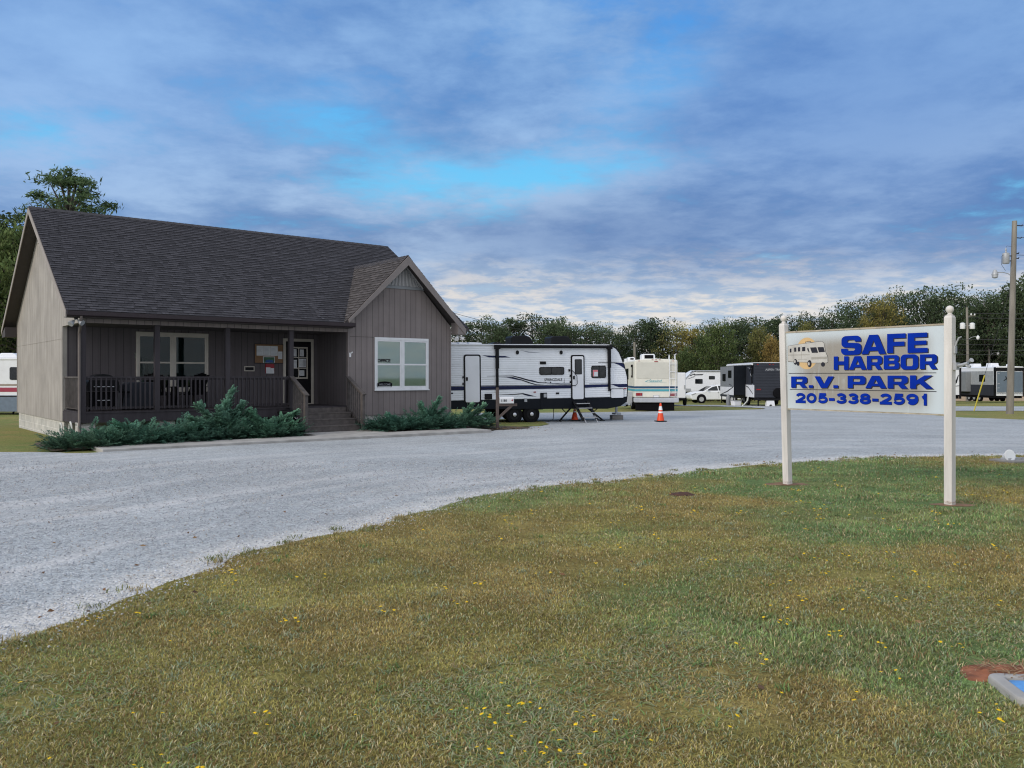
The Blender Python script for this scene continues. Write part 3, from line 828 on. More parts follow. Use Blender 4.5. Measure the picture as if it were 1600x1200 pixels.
# sign flood light on a slab
t = empty('ground_floodlight', (10.03,16.5,0.), R(200), 'round white flood light on a concrete slab in the grass', 'flood light')
b = MB(); b.box(-.62,.45,-.28,.28,-.05,.055); b.build('slab', M['conc_dark'], t, bevel=.015)
b = MB(); b.lathe([(.03,-.11),(.06,-.10),(.085,-.03),(.115,.03),(.118,.04)], 20, (.0,0,0), 'y')
o = b.build('lamp_head', M['refl_white'], t, True, loc=(.27,.02,.135), rot=(R(12),0,R(-12)))
b = MB(); b.lathe([(.001,.041),(.105,.042),(.105,.046)], 20, (0,0,0), 'y'); b.build('lens', M['paper'], o, True)
b = MB(); b.box(.02,.34,-.10,.08,.056,.095); b.tube([(-.1,0,.075),(.05,0,.075)], .012, 8); b.build('base', M['galv'], t)

# ------------------------------------------------------------------ park sign
SA = math.atan2(10.94-13.08, 5.756-4.27)
sgn = empty('park_sign', ((4.27+5.756)/2, (13.08+10.94)/2, 0), SA, 'large weathered white park sign with blue lettering on two white posts', 'sign')
b = MB(); b.box(-1.25,1.25,-.012,.012,1.20,2.375); b.build('board', M['panel'], sgn, bevel=.003)
b = MB(); b.box(-1.25,1.25,-.02,.03,2.376,2.40); b.box(-1.25,1.25,-.016,.016,1.182,1.199); b.build('edge_strip', mat('raw_wood_edge', (.42,.36,.27), .8, var=.4, sc=9, dirt=.5), sgn)
for sx, top, lean in ((-1.303,2.53,.075),(1.303,2.50,.0)):
    b = MB(); h = .052
    zz = [-.15,.0,top-.03,top]
    vs = []; 
    for z in zz:
        k = .8 if z == top else 1
        off = -lean*(z/2.5-.4)*0 + (lean*(1-z/2.5) if lean else 0)
        for i, j in ((-1,-1),(1,-1),(1,1),(-1,1)): vs.append((sx+off*1.-(.0)+i*h*k, j*h*k, z))
    fs = [(3,2,1,0)]+[(a*4+k, a*4+(k+1) % 4, a*4+4+(k+1) % 4, a*4+4+k) for a in range(3) for k in range(4)]+[(12,13,14,15)]
    b.add(vs, fs); p = b.build('post', M['post_white'], sgn, bevel=.004)
    b = MB(); b.lathe([(.038,top),(.045,top+.008),(.03,top+.016),(.024,top+.03),(.036,top+.042),(.048,top+.062),(.051,top+.082),(.046,top+.104),(.030,top+.121),(.008,top+.13)], 18, (sx,0,0)); b.build('finial', M['post_white'], p, True)
# hooks and a small flood lamp bracket on the near post
b = MB(); b.tube([(1.36,.02,2.08),(1.385,.02,2.15),(1.41,.02,2.20),(1.445,.02,2.215)], [.012,.012,.012,.008], 8); b.box(1.355,1.375,0,.05,2.0,2.10); b.build('hook', M['galv'], sgn)
b = MB(); b.box(1.355,1.40,-.02,.06,1.785,1.88); b.tube([(1.40,.02,1.84),(1.46,.02,1.85),(1.53,.02,1.87)], .022, 8); b.tube([(1.50,.02,1.855),(1.515,.02,1.83),(1.56,.02,1.825)], .016, 8); b.tube([(1.545,.02,1.89),(1.585,.0,1.91)], [.016,.03], 10); b.build('lamp_bracket', M['galv'], sgn)

# lettering, dark drop shadow behind blue faces
S = []
for ch, x0, x1, z0, z1 in [('S',-.284,.042,2.014,2.289),('A',.045,.416,2.017,2.290),('F',.436,.705,2.025,2.292),('E',.734,1.015,2.022,2.290),
    ('H',-.405,-.163,1.797,1.994),('A',-.155,.118,1.797,1.992),('R',.128,.361,1.797,1.992),('B',.385,.616,1.799,1.995),('O',.634,.884,1.794,2.0),('R',.908,1.142,1.798,1.996),
    ('R',-1.152,-.862,1.526,1.698),('.',-.835,-.758,1.526,1.566),('V',-.733,-.405,1.527,1.700),('.',-.412,-.332,1.529,1.569),
    ('P',-.177,.107,1.530,1.707),('A',.103,.424,1.531,1.708),('R',.442,.735,1.532,1.710),('K',.768,1.089,1.534,1.713)]:
    S.append((ch,x0,x1,z0,z1))
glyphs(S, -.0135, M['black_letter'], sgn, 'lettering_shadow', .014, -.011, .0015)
glyphs(S, -.0155, M['blue_letter'], sgn, 'lettering')
paths = []; cur = -1.070; num = '205-338-2591'
wd = {'-': .105, '1': .135}; tot = sum(wd.get(c, .178) for c in num); gap_ = (2.109-tot)/(len(num)-1)
for i, c in enumerate(num):
    z0 = 1.288+.020*i/11; paths += digit(c, cur, z0, wd.get(c, .178), .160, .046); cur += wd.get(c, .178)+gap_
strokes(paths, .041, -.0150, M['blue_letter'], sgn, 'phone_number')
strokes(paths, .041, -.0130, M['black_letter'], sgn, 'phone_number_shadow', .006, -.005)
b = MB(); b.box(-1.196,1.131,-.0145,-.0115,1.742,1.751); b.box(-1.177,1.133,-.0145,-.0115,1.493,1.502); b.build('rule_line', M['black_letter'], sgn)
# faded picture of a coach in front of a sun disc
def pz(x, y):   # picture units -> board
    return (-1.21+(x-125)/1055*.70, 2.171-(y-375)/(790-375)*.235-(x-125)*0)
pic = empty('coach_picture', (0,0,0)); pic.parent = sgn
def flat(name, polys, y, m):
    b = MB()
    for P in polys: b.sheet(P, 'y', y)
    b.build(name, m, pic)
flat('sun_disc', [circ(-.87,2.05,.20,40,.243)], -.0132, M['sun_disc'])
side = [pz(130,375),pz(330,345),pz(610,318),pz(900,290),pz(1040,285),pz(1085,330),pz(1125,560),pz(1180,690),pz(1185,830),pz(1150,850),pz(770,845),pz(640,830),pz(250,800),pz(125,785)]
flat('coach_body', [side], -.0144, M['rvpic_light'])
flat('coach_outline', [[(x-.889+(x+.889)*.02+.889*1-0, z) for x, z in []] or [pz(120,368),pz(330,338),pz(600,312),pz(600,270),pz(745,262),pz(745,290),pz(900,282),pz(1045,277),pz(1093,328),pz(1133,560),pz(1190,688),pz(1195,836),pz(1150,858),pz(770,853),pz(640,838),pz(250,808),pz(117,792)]], -.0138, M['black_letter'])
flat('coach_front', [[pz(720,420),pz(1095,420),pz(1125,560),pz(1178,690),pz(1182,825),pz(1150,842),pz(770,838),pz(715,700)], [pz(612,283),pz(738,275),pz(738,296),pz(612,305)]], -.0150, M['rvpic_light'])
flat('coach_stripe', [[pz(130,612),pz(710,615),pz(710,635),pz(130,632)],[pz(760,690),pz(1175,685),pz(1165,745),pz(760,755)],[pz(130,795),pz(650,822),pz(650,836),pz(130,806)],[pz(400,740),pz(640,740),pz(640,750),pz(400,750)],[pz(488,370),pz(494,370),pz(500,740),pz(494,740)],[pz(265,390),pz(272,390),pz(275,740),pz(268,740)],[pz(770,842),pz(1150,842),pz(1150,856),pz(770,856)]], -.0156, M['rvpic_mid'])
flat('coach_window', [[pz(175,445),pz(222,445),pz(222,550),pz(175,550)],[pz(295,420),pz(355,418),pz(358,532),pz(298,535)],[pz(400,415),pz(462,412),pz(462,528),pz(400,532)],[pz(515,412),pz(600,410),pz(600,525),pz(515,528)],[pz(655,440),pz(680,440),pz(715,560),pz(690,560),pz(672,510),pz(655,505)],
    [pz(728,432),pz(892,430),pz(938,578),pz(775,578)],[pz(922,430),pz(1080,430),pz(1115,562),pz(960,568)]], -.0162, M['black_letter'])
def wh(x, y, rx, ry): return [(pz(x,y)[0]+rx*math.cos(R(a)), pz(x,y)[1]+ry*math.sin(R(a))) for a in range(0,360,20)]
flat('coach_wheel', [wh(330,810,.032,.045),wh(405,860,.026,.032),wh(712,865,.037,.055),wh(1065,890,.033,.034)], -.0168, M['black_letter'])
flat('coach_hub', [wh(318,800,.015,.026),wh(695,868,.014,.026)], -.0174, M['rvpic_light'])

def fallen_leaves():
    V = []; F = []; C = []
    E_ = [p for p in edge if -6 < p[0] < 12 and p[1] > 3]
    spots_ = []
    for i in range(130): p = random.choice(E_); spots_.append((p[0]+random.gauss(-.05,.5), p[1]+random.gauss(.15,.5)))
    for i in range(90): y = random.uniform(4,12); spots_.append((random.uniform(-.6,.6)*y, y))
    for i in range(160): spots_.append((-.5+random.gauss(.3,.7), 27.2+random.gauss(0,.45)))
    for x, y in spots_:
        s = random.uniform(.012,.03)*(1+.02*y); a = random.random()*6.28; z = gzf(x,y)+random.uniform(.016,.03)
        o = len(V); c, d = math.cos(a)*s, math.sin(a)*s
        V.extend([(x+c,y+d,z),(x-d*.5,y+c*.5,z+random.uniform(0,.02)),(x-c,y-d,z+random.uniform(0,.012)),(x+d*.5,y-c*.5,z)]); F.append((o,o+1,o+2,o+3))
        C.extend([np.array(random.choice([(.16,.085,.04),(.24,.15,.07),(.10,.06,.035)]))]*4)
    me = np_mesh('fallen_leaves', V, F, np.array(C))
    tag(link_mesh('fallen_leaves', me, tint_mat('dry_leaf', (1,1,1), .8, .2)), label='small brown fallen leaves on the drive edge and lawn', kind='stuff')
fallen_leaves()

# ------------------------------------------------------------------ office building
HA = R(38.75)
house = empty('office_building', (-6.203, 25.2, 0), HA, 'taupe wooden office cabin with dark shingle roof, front porch and side gable', 'building')
def H2W(u, v): return (-6.203+u*math.cos(HA)-v*math.sin(HA), 25.2+u*math.sin(HA)+v*math.cos(HA))
UL, UR, VB, VP = -6.227, 5.255, 9.8, 2.15      # left wall, right wall, rear wall, porch back wall
WL = 1.374                                      # wing left wall
SL = .633
VR = 5.1; ZR = 3.35+SL*(VR+.35)
def zf(v): return 3.35+SL*(min(v, 2*VR-v)+.35)
FZ = .78

# foundation
b = MB(); b.prism([(UL+.03,VP),(UL+.03,VB-.03),(UR-.03,VB-.03),(UR-.03,.05),(WL+.03,.05),(WL+.03,VP)], 'z', -.45, .47)
b.build('foundation', M['block'], house)
b = MB()
for u in (-6.05, -4.05, -2.2): b.box(u-.2, u+.2, .10, .45, -.3, .50)
b.build('porch_pier', M['block'], house)

# walls
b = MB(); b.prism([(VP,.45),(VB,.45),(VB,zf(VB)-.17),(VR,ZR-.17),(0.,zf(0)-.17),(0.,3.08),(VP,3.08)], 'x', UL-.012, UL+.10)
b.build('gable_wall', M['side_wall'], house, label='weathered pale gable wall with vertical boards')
b = MB(); b.box(UL-.020, UL-.0125, VP, VB, 2.735, 2.752); b.build('wall_seam', M['side_wall'], house)
b = MB(); b.box(UL-.024, UL+.02, VB-.02, VB+.03, .44, zf(VB)-.2); b.build('corner_trim', M['trim_light'], house)
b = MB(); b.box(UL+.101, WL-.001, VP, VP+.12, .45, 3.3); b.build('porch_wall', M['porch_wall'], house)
b = MB(); b.prism([(WL,.45),(UR,.45),(UR,zf(.0)-.17),(3.31,5.43),(WL,3.50)], 'y', 0., .12)
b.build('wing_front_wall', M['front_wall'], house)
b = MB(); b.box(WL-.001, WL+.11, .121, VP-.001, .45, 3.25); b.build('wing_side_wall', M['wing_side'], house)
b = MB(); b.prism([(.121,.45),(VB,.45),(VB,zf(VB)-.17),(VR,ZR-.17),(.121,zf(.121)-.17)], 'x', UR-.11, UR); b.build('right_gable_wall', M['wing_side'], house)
b = MB(); b.box(UL+.101, UR-.111, VB-.11, VB-.001, .45, 3.5); b.build('rear_wall', M['front_wall'], house)
b = MB(); b.box(WL-.02, WL+.045, -.016, .0-.001, .45, 3.36); b.box(UR-.05, UR+.012, -.018, -.001, .45, 3.30); b.build('corner_board', M['front_wall'], house)
b = MB(); b.box(WL+.05, 2.28, -.006, .004, 2.945, 2.957); b.build('siding_seam', M['soffit'], house)

# porch deck, beam, ceiling, posts
b = MB()
nb = 15
for k in range(nb):
    v0 = -.02+k*(VP-.0)/nb; b.box(UL+.02, WL-.004, v0, v0+VP/nb-.008, FZ-.038, FZ)
b.build('deck', M['deck'], house)
b = MB(); b.box(UL, WL-.004, -.0, .045, .50, FZ-.04); b.box(UL-.004, UL+.04, .05, VP-.02, .47, FZ-.035); b.build('rim_board', M['deck'], house)
b = MB(); b.box(UL+.10, WL-.02, .0, .10, 3.08, 3.40); b.build('porch_beam', M['front_wall'], house)
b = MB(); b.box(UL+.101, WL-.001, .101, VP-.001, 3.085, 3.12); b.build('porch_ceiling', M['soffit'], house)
PU = [-6.157, -4.334, -2.419, -.502]
for u in PU:
    b = MB(); b.box(u-.068, u+.068, -.012, .124, .49 if u < -6 else FZ-.01, 3.085); b.build('porch_post', M['deck'], house, bevel=.006)
def railing(u0, u1):
    b = MB(); b.box(u0, u1, .015, .105, 1.655, 1.695); b.box(u0, u1, .04, .08, 1.60, 1.652); b.box(u0, u1, .04, .08, .845, .90)
    n = round((u1-u0)/.117)
    for k in range(1, n):
        u = u0+(u1-u0)*k/n; b.box(u-.019, u+.019, .0, .038, .83, 1.652)
    b.build('railing', M['deck'], house)
for a, c in zip(PU, PU[1:]): railing(a+.07, c-.07)
b = MB(); b.box(UL+.03, UL+.12, .126, VP-.001, 1.655, 1.695); b.box(UL+.055, UL+.095, .126, VP-.001, .83, .88)
for k in range(1, 17): b.box(UL+.04, UL+.078, .126+k*.119-.02, .126+k*.119+.02, .85, 1.652)
b.build('railing', M['deck_worn'], house)

# steps and stair rails
b = MB()
for k, zt in enumerate((.599, .418, .236)):
    v1 = -.02-k*.30; b.box(-.43, 1.30, v1-.315, v1, zt-.035, zt); b.box(-.43, 1.30, v1-.30, v1-.28, zt-.19, zt-.036)
b.box(-.43, 1.30, -.022, -.002, .57, FZ-.04)
b.build('steps', M['deck_worn'], house, bevel=.004)
for u in (-.495, 1.362):
    b = MB(); b.box(u-.045, u+.045, -1.03, -.93, -.02, 1.155)
    b.bar((u,.03,1.70), (u,-1.07,1.145), .13, .038); b.bar((u,.0,1.63), (u,-.98,1.13), .04, .08)
    b.bar((u+.03,.0,.62), (u+.03,-.98,.10), .04, .20)
    for k in range(1, 8):
        v = -.98*k/8; b.box(u-.018+.0, u+.018, v-.018, v+.018, .64+.53*v, 1.66+.505*v)
    if u > 1: b.box(u-.045, u+.045, -.06, -.02, .3, 1.68)
    b.build('stair_rail', M['deck_worn'], house)

# roof slabs
def slab(poly, zfun, th):
    n = len(poly)
    vs = [(u,v,zfun(u,v)) for u,v in poly]+[(u,v,zfun(u,v)-th) for u,v in poly]
    return vs, [tuple(range(n))], [tuple(range(2*n-1,n-1,-1))]+[(i,i+n,(i+1)%n+n,(i+1)%n) for i in range(n)]
RL, RR = -6.607, 5.78
def add_slab(b, poly, zfun, th):
    vs, top, rest = slab(poly, zfun, th)
    o = len(b.v); b.v += vs
    for f in top: b.f.append([i+o for i in f]); b.mi.append(0)
    for f in rest: b.f.append([i+o for i in f]); b.mi.append(1)
main_front = [(RL,-.35),(1.15,-.35),(3.31,3.2),(5.55,-.33),(RR,-.33),(RR,VR),(RL,VR)]
b = MB()
add_slab(b, main_front, lambda u,v: 3.35+SL*(v+.35), .13)
add_slab(b, [(RL,VR+.001),(RR,VR+.001),(RR,VR*2+.35),(RL,VR*2+.35)], lambda u,v: 3.35+SL*(2*VR-v+.35), .13)
wz = lambda u,v: 5.60-abs(u-3.31)
add_slab(b, [(3.309,-.42),(3.309,3.3),(1.0,-.32),(1.05,-.42)], wz, .12)
add_slab(b, [(3.311,-.42),(5.60,-.42),(5.60,-.25),(3.311,3.3)], wz, .12)
M['roof_base'] = mat('roof_underlay', (.030,.028,.030), .9, var=.2)
roof = b.build('roof', [M['roof_base'], M['soffit']], house)

# shingles: real overlapping tabs
def clip(poly, conv):
    for i in range(len(conv)):
        ax, ay = conv[i]; bx, by = conv[(i+1) % len(conv)]
        out = []
        for k in range(len(poly)):
            p, q = poly[k], poly[(k+1) % len(poly)]
            sp = (bx-ax)*(p[1]-ay)-(by-ay)*(p[0]-ax); sq = (bx-ax)*(q[1]-ay)-(by-ay)*(q[0]-ax)
            if sp >= 0: out.append(p)
            if (sp >= 0) != (sq >= 0):
                t = sp/(sp-sq); out.append((p[0]+(q[0]-p[0])*t, p[1]+(q[1]-p[1])*t))
        poly = out
        if len(poly) < 3: return []
    return poly
SV = []; SF = []; SC = []
def shingles(org, ea, es, pieces, amin, amax, smax, seed, warm=0.):
    rng = random.Random(seed)
    org, ea, es = Vector(org), Vector(ea), Vector(es); nn = ea.cross(es).normalized()
    if nn.z < 0: nn = -nn
    ex = .132; s = -.01; row = 0
    while s < smax:
        a = amin-rng.random()*.3
        while a < amax:
            w = rng.choice([.10,.14,.19,.25,.32]); hi = rng.random() < .55
            t = rng.uniform(.84, 1.16)*(1.04 if hi else .74)  # low tabs tinted darker, painting in the shadow between raised ones
            base = (.056+warm*.030, .054+warm*.022, .060+warm*.012)
            h = (.018 if hi else .0115)
            for pc in pieces:
                P = clip([(a,s),(a+w-.004,s),(a+w-.004,s+ex+.02),(a,s+ex+.02)], pc)
                if not P: continue
                top = []
                for (pa, ps) in P:
                    f = (ps-s)/(ex+.02)
                    top.append(org+ea*pa+es*ps+nn*(h*(1-f)+.005))
                o = len(SV)
                SV.extend(top); SC.extend([tuple(c*t for c in base)]*len(P))
                for k in range(1, len(P)-1): SF.append((o, o+k, o+k+1))
                # lower edge, its shadow line painted in near black
                lo_ = sorted(P, key=lambda p: p[1])[:2]
                if abs(lo_[0][1]-s) < 1e-4 and abs(lo_[1][1]-s) < 1e-4:
                    o = len(SV)
                    for pa in (lo_[0][0], lo_[1][0]):
                        q = org+ea*pa+es*s; SV.extend([q+nn*(h+.005), q]); SC.extend([tuple(c*.28 for c in base)]*2)
                    SF.append((o, o+1, o+3)); SF.append((o, o+3, o+2))
            a += w
        s += ex; row += 1
L = math.sqrt(1+SL*SL); k = 1/L
es = (0, k, SL*k)
sv = lambda v: (v+.35)*L
shingles((0,-.35,3.35), (1,0,0), es, [[(RL,0),(1.15,0),(3.31,sv(3.2)),(RL,sv(3.2))], [(3.31,sv(3.2)),(5.55,.02),(RR,.02),(RR,sv(3.2))], [(RL,sv(3.2)),(RR,sv(3.2)),(RR,sv(VR)),(RL,sv(VR))]], RL, RR, sv(VR), 1)
r2 = math.sqrt(2)
# wing roof: eaves run along v, slope rises towards the ridge
shingles((1.0,0,3.29), (0,-1,0), (1/r2,0,1/r2), [[(.42,.0),(.42,2.31*r2),(-3.25,2.31*r2),(.12,0)]], -3.4, .42, 2.31*r2, 2, .8)
shingles((5.62,0,3.29), (0,1,0), (-1/r2,0,1/r2), [[(-.42,0),(.0,0),(3.25,2.31*r2),(-.42,2.31*r2)]], -.42, 3.4, 2.31*r2, 3, .8)
me = np_mesh('shingles', [tuple(v) for v in SV], SF, np.array(SC))
o = link_mesh('shingles', me, tint_mat('asphalt_shingle', (1,1,1), .9, .15, noise_sc=14.), roof)
# ridge caps
b = MB()
for i in range(int((RR-RL)/.2)):
    u = RL+i*.2
    for sgn_ in (-1, 1): b.add([(u,VR,ZR+.034),(u+.215,VR,ZR+.026),(u+.215,VR+sgn_*.16,ZR+.022-.16*SL),(u,VR+sgn_*.16,ZR+.032-.16*SL)], [(0,1,2,3)])
b.box(RL, RR, VR-.02, VR+.02, ZR-.02, ZR+.02)
for i in range(19):
    v = -.42+i*.2
    for sgn_ in (-1, 1): b.add([(3.31,v,5.632),(3.31,v+.215,5.624),(3.31+sgn_*.13,v+.215,5.624-.135),(3.31+sgn_*.13,v,5.632-.135)], [(0,1,2,3)])
b.build('ridge_cap', mat('ridge_shingle', (.042,.039,.042), .9, var=.3, sc=8), roof)

# fascia, rakes, eave boxes, gutters
def rake(b, u0, u1, pts, th, dz):
    # pts: list of (v,z) top line
    for (v0,z0),(v1,z1) in zip(pts, pts[1:]):
        b.prism([(v0,z0),(v1,z1),(v1,z1-th),(v0,z0-th)], 'x', u0, u1)
b = MB(); rake(b, RL-.022, RL-.001, [(-.36,3.325),(VR,ZR-.022)], .17, 0); rake(b, RL-.022, RL-.001, [(VR,ZR-.022),(2*VR+.36,3.325)], .17, 0)
b.build('rake_board', M['trim_light'], house)
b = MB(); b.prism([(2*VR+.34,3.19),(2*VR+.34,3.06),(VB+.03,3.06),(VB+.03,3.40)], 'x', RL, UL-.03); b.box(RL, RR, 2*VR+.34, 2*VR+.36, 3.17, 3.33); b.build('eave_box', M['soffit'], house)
b = MB(); b.prism([(-.34,3.215),(-.0,3.42),(-.0,3.30),(-.34,3.20)], 'x', RL+.0, UL-.02); b.build('eave_return', M['trim_light'], house)
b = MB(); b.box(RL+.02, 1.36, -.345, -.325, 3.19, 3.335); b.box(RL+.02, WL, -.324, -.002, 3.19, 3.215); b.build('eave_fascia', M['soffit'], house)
b = MB(); b.prism([(-.465,3.345),(-.455,3.24),(-.42,3.215),(-.37,3.215),(-.347,3.24),(-.347,3.345),(-.362,3.345),(-.362,3.25),(-.43,3.25),(-.448,3.345)], 'x', RL+.0, 1.40); b.build('gutter', M['gutter'], house)
b = MB(); b.tube([(-6.28,-.40,3.22),(-6.28,-.40,3.13),(-6.27,-.30,3.02),(-6.25,-.05,2.82),(-6.25,-.045,2.6),(-6.25,-.045,.35),(-6.25,-.16,.16)], .037, 10); b.build('downspout', mat('brown_downspout', (.12,.098,.085), .5, var=.15), house, True)
# wing gable trim
b = MB()
ap = 5.60-.01
for sgn_ in (-1, 1):
    end = (3.31+sgn_*2.29, 3.31) if sgn_ > 0 else (1.16, 3.45)
    P = [(3.31, ap), (end[0], end[1]), (end[0], end[1]-.15 if sgn_ > 0 else end[1]-.06), (3.31+sgn_*.0, ap-.27)]
    b.prism([P[0], P[1], (P[1][0]-sgn_*.02, P[1][1]-.20 if sgn_ > 0 else P[1][1]-.10), (3.31, ap-.29)], 'y', -.445, -.421)
b.build('rake_board', M['trim'], house)
b = MB(); b.prism([(5.58,3.12),(5.58,3.27),(5.27,3.55),(5.27,3.12)], 'y', -.42, -.02); b.build('eave_box', M['trim'], house)
b = MB(); b.prism([(WL+.0,3.36),(1.22,3.36),(1.22,3.44),(WL+.0,3.62)], 'y', -.40, -.02); b.build('eave_box', M['trim'], house)

# louvred gable vents
b = MB(); vz = 4.56; hw = .76
b.prism([(3.31-hw-.10,vz),(3.31+hw+.10,vz),(3.31+hw+.02,vz+.085),(3.31-hw-.02,vz+.085)], 'y', -.035, -.003)
b.prism([(3.31-hw,vz+.086),(3.31+hw,vz+.086),(3.31,vz+.086+hw)], 'y', -.012, -.003)
vent = b.build('gable_vent', M['mid_grey'], house)
b = MB()
for k in range(-12, 13):   # fan of slats
    u = 3.31+k*.058; top = vz+.09+hw-abs(k)*.058-.03
    b.bar((3.31+k*.052, -.024, vz+.10), (u, -.024, max(top, vz+.12)), .026, .016, (0,1,0))
b.bar((3.31-hw-.05,-.026,vz+.05), (3.31,-.026,vz+.14+hw), .05, .02, (0,1,0)); b.bar((3.31+hw+.05,-.026,vz+.05), (3.31,-.026,vz+.14+hw), .05, .02, (0,1,0))
b.build('louvre', mat('vent_paint', (.40,.39,.39), .6, var=.08), vent)
b = MB(); b.prism([(VR-.75,5.82),(VR+.75,5.82),(VR,6.35)], 'x', UL-.03, UL-.013); b.build('gable_vent', mat('vent_paint_pale', (.46,.44,.41), .6), house)

# windows
def window(u0, u1, z0, z1, v, fm, bm, rows=2, mid=True, dark=False):
    fr = .085; um = (u0+u1)/2; zm = (z0+z1)/2-.02
    b = MB()
    b.box(u0, u1, v-.035, v-.001, z1-fr, z1); b.box(u0, u1, v-.035, v-.001, z0, z0+fr*.8)
    b.box(u0, u0+fr*.75, v-.034, v-.001, z0+fr*.8, z1-fr); b.box(u1-fr*.75, u1, v-.034, v-.001, z0+fr*.8, z1-fr)
    b.box(um-.045, um+.045, v-.034, v-.001, z0+fr*.8, z1-fr)
    b.box(u0-.02, u1+.02, v-.06, v-.036, z0-.02, z0+.018)
    for a, c in ((u0+fr*.75, um-.045), (um+.045, u1-fr*.75)):
        b.box(a, c, v-.030, v-.004, zm-.025, zm+.025)
        b.box(a, a+.045, v-.026, v-.004, zm+.025, z1-fr); b.box(c-.045, c, v-.026, v-.004, zm+.025, z1-fr); b.box(a+.045, c-.045, v-.026, v-.004, z1-fr-.045, z1-fr)
        b.box(a, a+.045, v-.022, v-.004, z0+fr*.8, zm-.025); b.box(c-.045, c, v-.022, v-.004, z0+fr*.8, zm-.025); b.box(a+.045, c-.045, v-.022, v-.004, z0+fr*.8, z0+fr*.8+.06)
    w = b.build('window', fm, house, bevel=.004)
    b = MB(); b.box(u0+.07, u1-.07, v-.0165, v-.0135, z0+.07, z1-.08); b.build('pane', M['glass_dim' if dark else 'glass'], w)
    b = MB()
    for a, c in ((u0+.11, um-.09), (um+.09, u1-.11)):
        z = z0+.09; 
        while z < z1-.10:
            b.add([(a,v-.0045,z),(c,v-.0045,z),(c,v-.0085,z+.021),(a,v-.0085,z+.021)], [(0,1,2,3)]); z += .023
    b.box(u0+.08, u1-.08, v-.0035, v-.002, z0+.07, z1-.08)
    b.build('blind', bm, w)
    return w
wn = window(2.303, 4.345, 1.255, 2.955, 0., M['white_frame'], M['blind'])
text('OFFICE', 2.40, 2.885, 2.147, 2.262, -.019, M['black'], wn, bold=.05)
b = MB(); b.prism([(2.385,1.345),(2.93,1.345),(2.95,1.45)]+arc(2.665,1.45,.285,.085,0,180,12)+[(2.38,1.45)], 'y', -.022, -.018); b.build('plaque', M['black_matte'], wn)
text('WELCOME', 2.45, 2.88, 1.40, 1.47, -.0235, M['mid_grey'], wn, 'plaque_lettering', bold=.02)
window(-4.329, -2.249, 1.25, 3.0, VP, M['cream_frame'], M['dark_blind'], dark=True)

# door
b = MB(); u0, u1 = .155, 1.213; zt = 2.93
b.box(u0, u0+.09, VP-.035, VP-.001, FZ, zt); b.box(u1-.09, u1, VP-.035, VP-.001, FZ, zt); b.box(u0+.09, u1-.09, VP-.035, VP-.001, zt-.09, zt)
b.box(u0+.05, u1-.05, VP-.06, VP-.001, FZ+.001, FZ+.03)
dr = b.build('door', M['cream_frame'], house)
b = MB(); b.box(u0+.091, u1-.091, VP-.022, VP-.002, FZ+.03, zt-.091)
for a, c in ((u0+.2, .64), (.73, u1-.2)): b.box(a, c, VP-.026, VP-.0225, .95, 1.45)
leaf = b.build('door_leaf', M['door'], dr, bevel=.004)
b = MB(); a, c, z0, z1 = .37, 1.00, 1.62, 2.66
b.box(a, c, VP-.040, VP-.0225, z1-.045, z1); b.box(a, c, VP-.040, VP-.0225, z0, z0+.045); b.box(a, a+.04, VP-.040, VP-.0225, z0+.045, z1-.045); b.box(c-.04, c, VP-.040, VP-.0225, z0+.045, z1-.045)
b.box((a+c)/2-.014, (a+c)/2+.014, VP-.038, VP-.0225, z0+.045, z1-.045)
for q in (1, 2): b.box(a+.04, c-.04, VP-.037, VP-.0225, z0+(z1-z0)*q/3-.013, z0+(z1-z0)*q/3+.013)
b.build('door_window', M['cream_frame'], dr)
b = MB(); b.box(a+.04, c-.04, VP-.0285, VP-.0255, z0+.045, z1-.045); b.build('door_pane', M['dark_glass'], dr)
b = MB(); b.lathe([(.012,0),(.014,-.03),(.03,-.045),(.032,-.06),(.02,-.072)], 14, (.30,VP-.022,1.68), 'y'); b.build('knob', M['steel'], dr, True)
for (x, z, w, h) in ((.72,2.36,.15,.24),(.69,2.00,.27,.30),(.83,2.02,.12,.24),(.70,1.72,.19,.19),(.43,2.35,.19,.26),(.43,1.98,.2,.28)):
    b = MB(); b.box(x, x+w*.92, VP-.0445, VP-.0415, z, z+h*.92); 
    o = b.build('notice', M['paper'], dr)
    b = MB()
    for q in range(5): b.box(x+.02, x+w*.82, VP-.0462, VP-.0450, z+h*(.15+.14*q), z+h*(.15+.14*q)+.008)
    b.build('notice_text', M['grey_stripe'], o)

# things hung on the porch wall
def on_house(name, label, cat, group=None):
    return empty(name, (house.location.x, house.location.y, 0), HA, label, cat, group)
t = on_house('bulletin_board', 'brown cork notice board on the porch wall left of the door', 'notice board')
b = MB(); b.box(-.79,.14,VP-.02,VP-.001,2.13,2.72); b.build('cork_panel', M['cork'], t)
b = MB()
for (x0,x1,z0,z1) in ((-.81,.16,2.72,2.74),(-.81,.16,2.11,2.13),(-.81,-.79,2.13,2.72),(.14,.16,2.13,2.72)): b.box(x0,x1,VP-.03,VP-.001,z0,z1)
b.build('frame', M['deck'], t)
for (x, z, w, h) in ((-.73,2.36,.23,.31),(-.495,2.36,.22,.31),(-.27,2.36,.24,.31),(-.015,2.26,.14,.24)):
    b = MB(); b.box(x, x+w, VP-.025, VP-.021, z, z+h); o = b.build('notice', M['paper'], t)
    b = MB()
    for q in range(6): b.box(x+.02, x+w*random.uniform(.6,.9), VP-.0268, VP-.0255, z+h*(.12+.13*q), z+h*(.12+.13*q)+.007)
    b.build('notice_text', M['grey_stripe'], o)
b = MB(); b.box(-.52,-.13,VP-.026,VP-.021,2.115,2.335); o = b.build('picture', M['paper'], t)
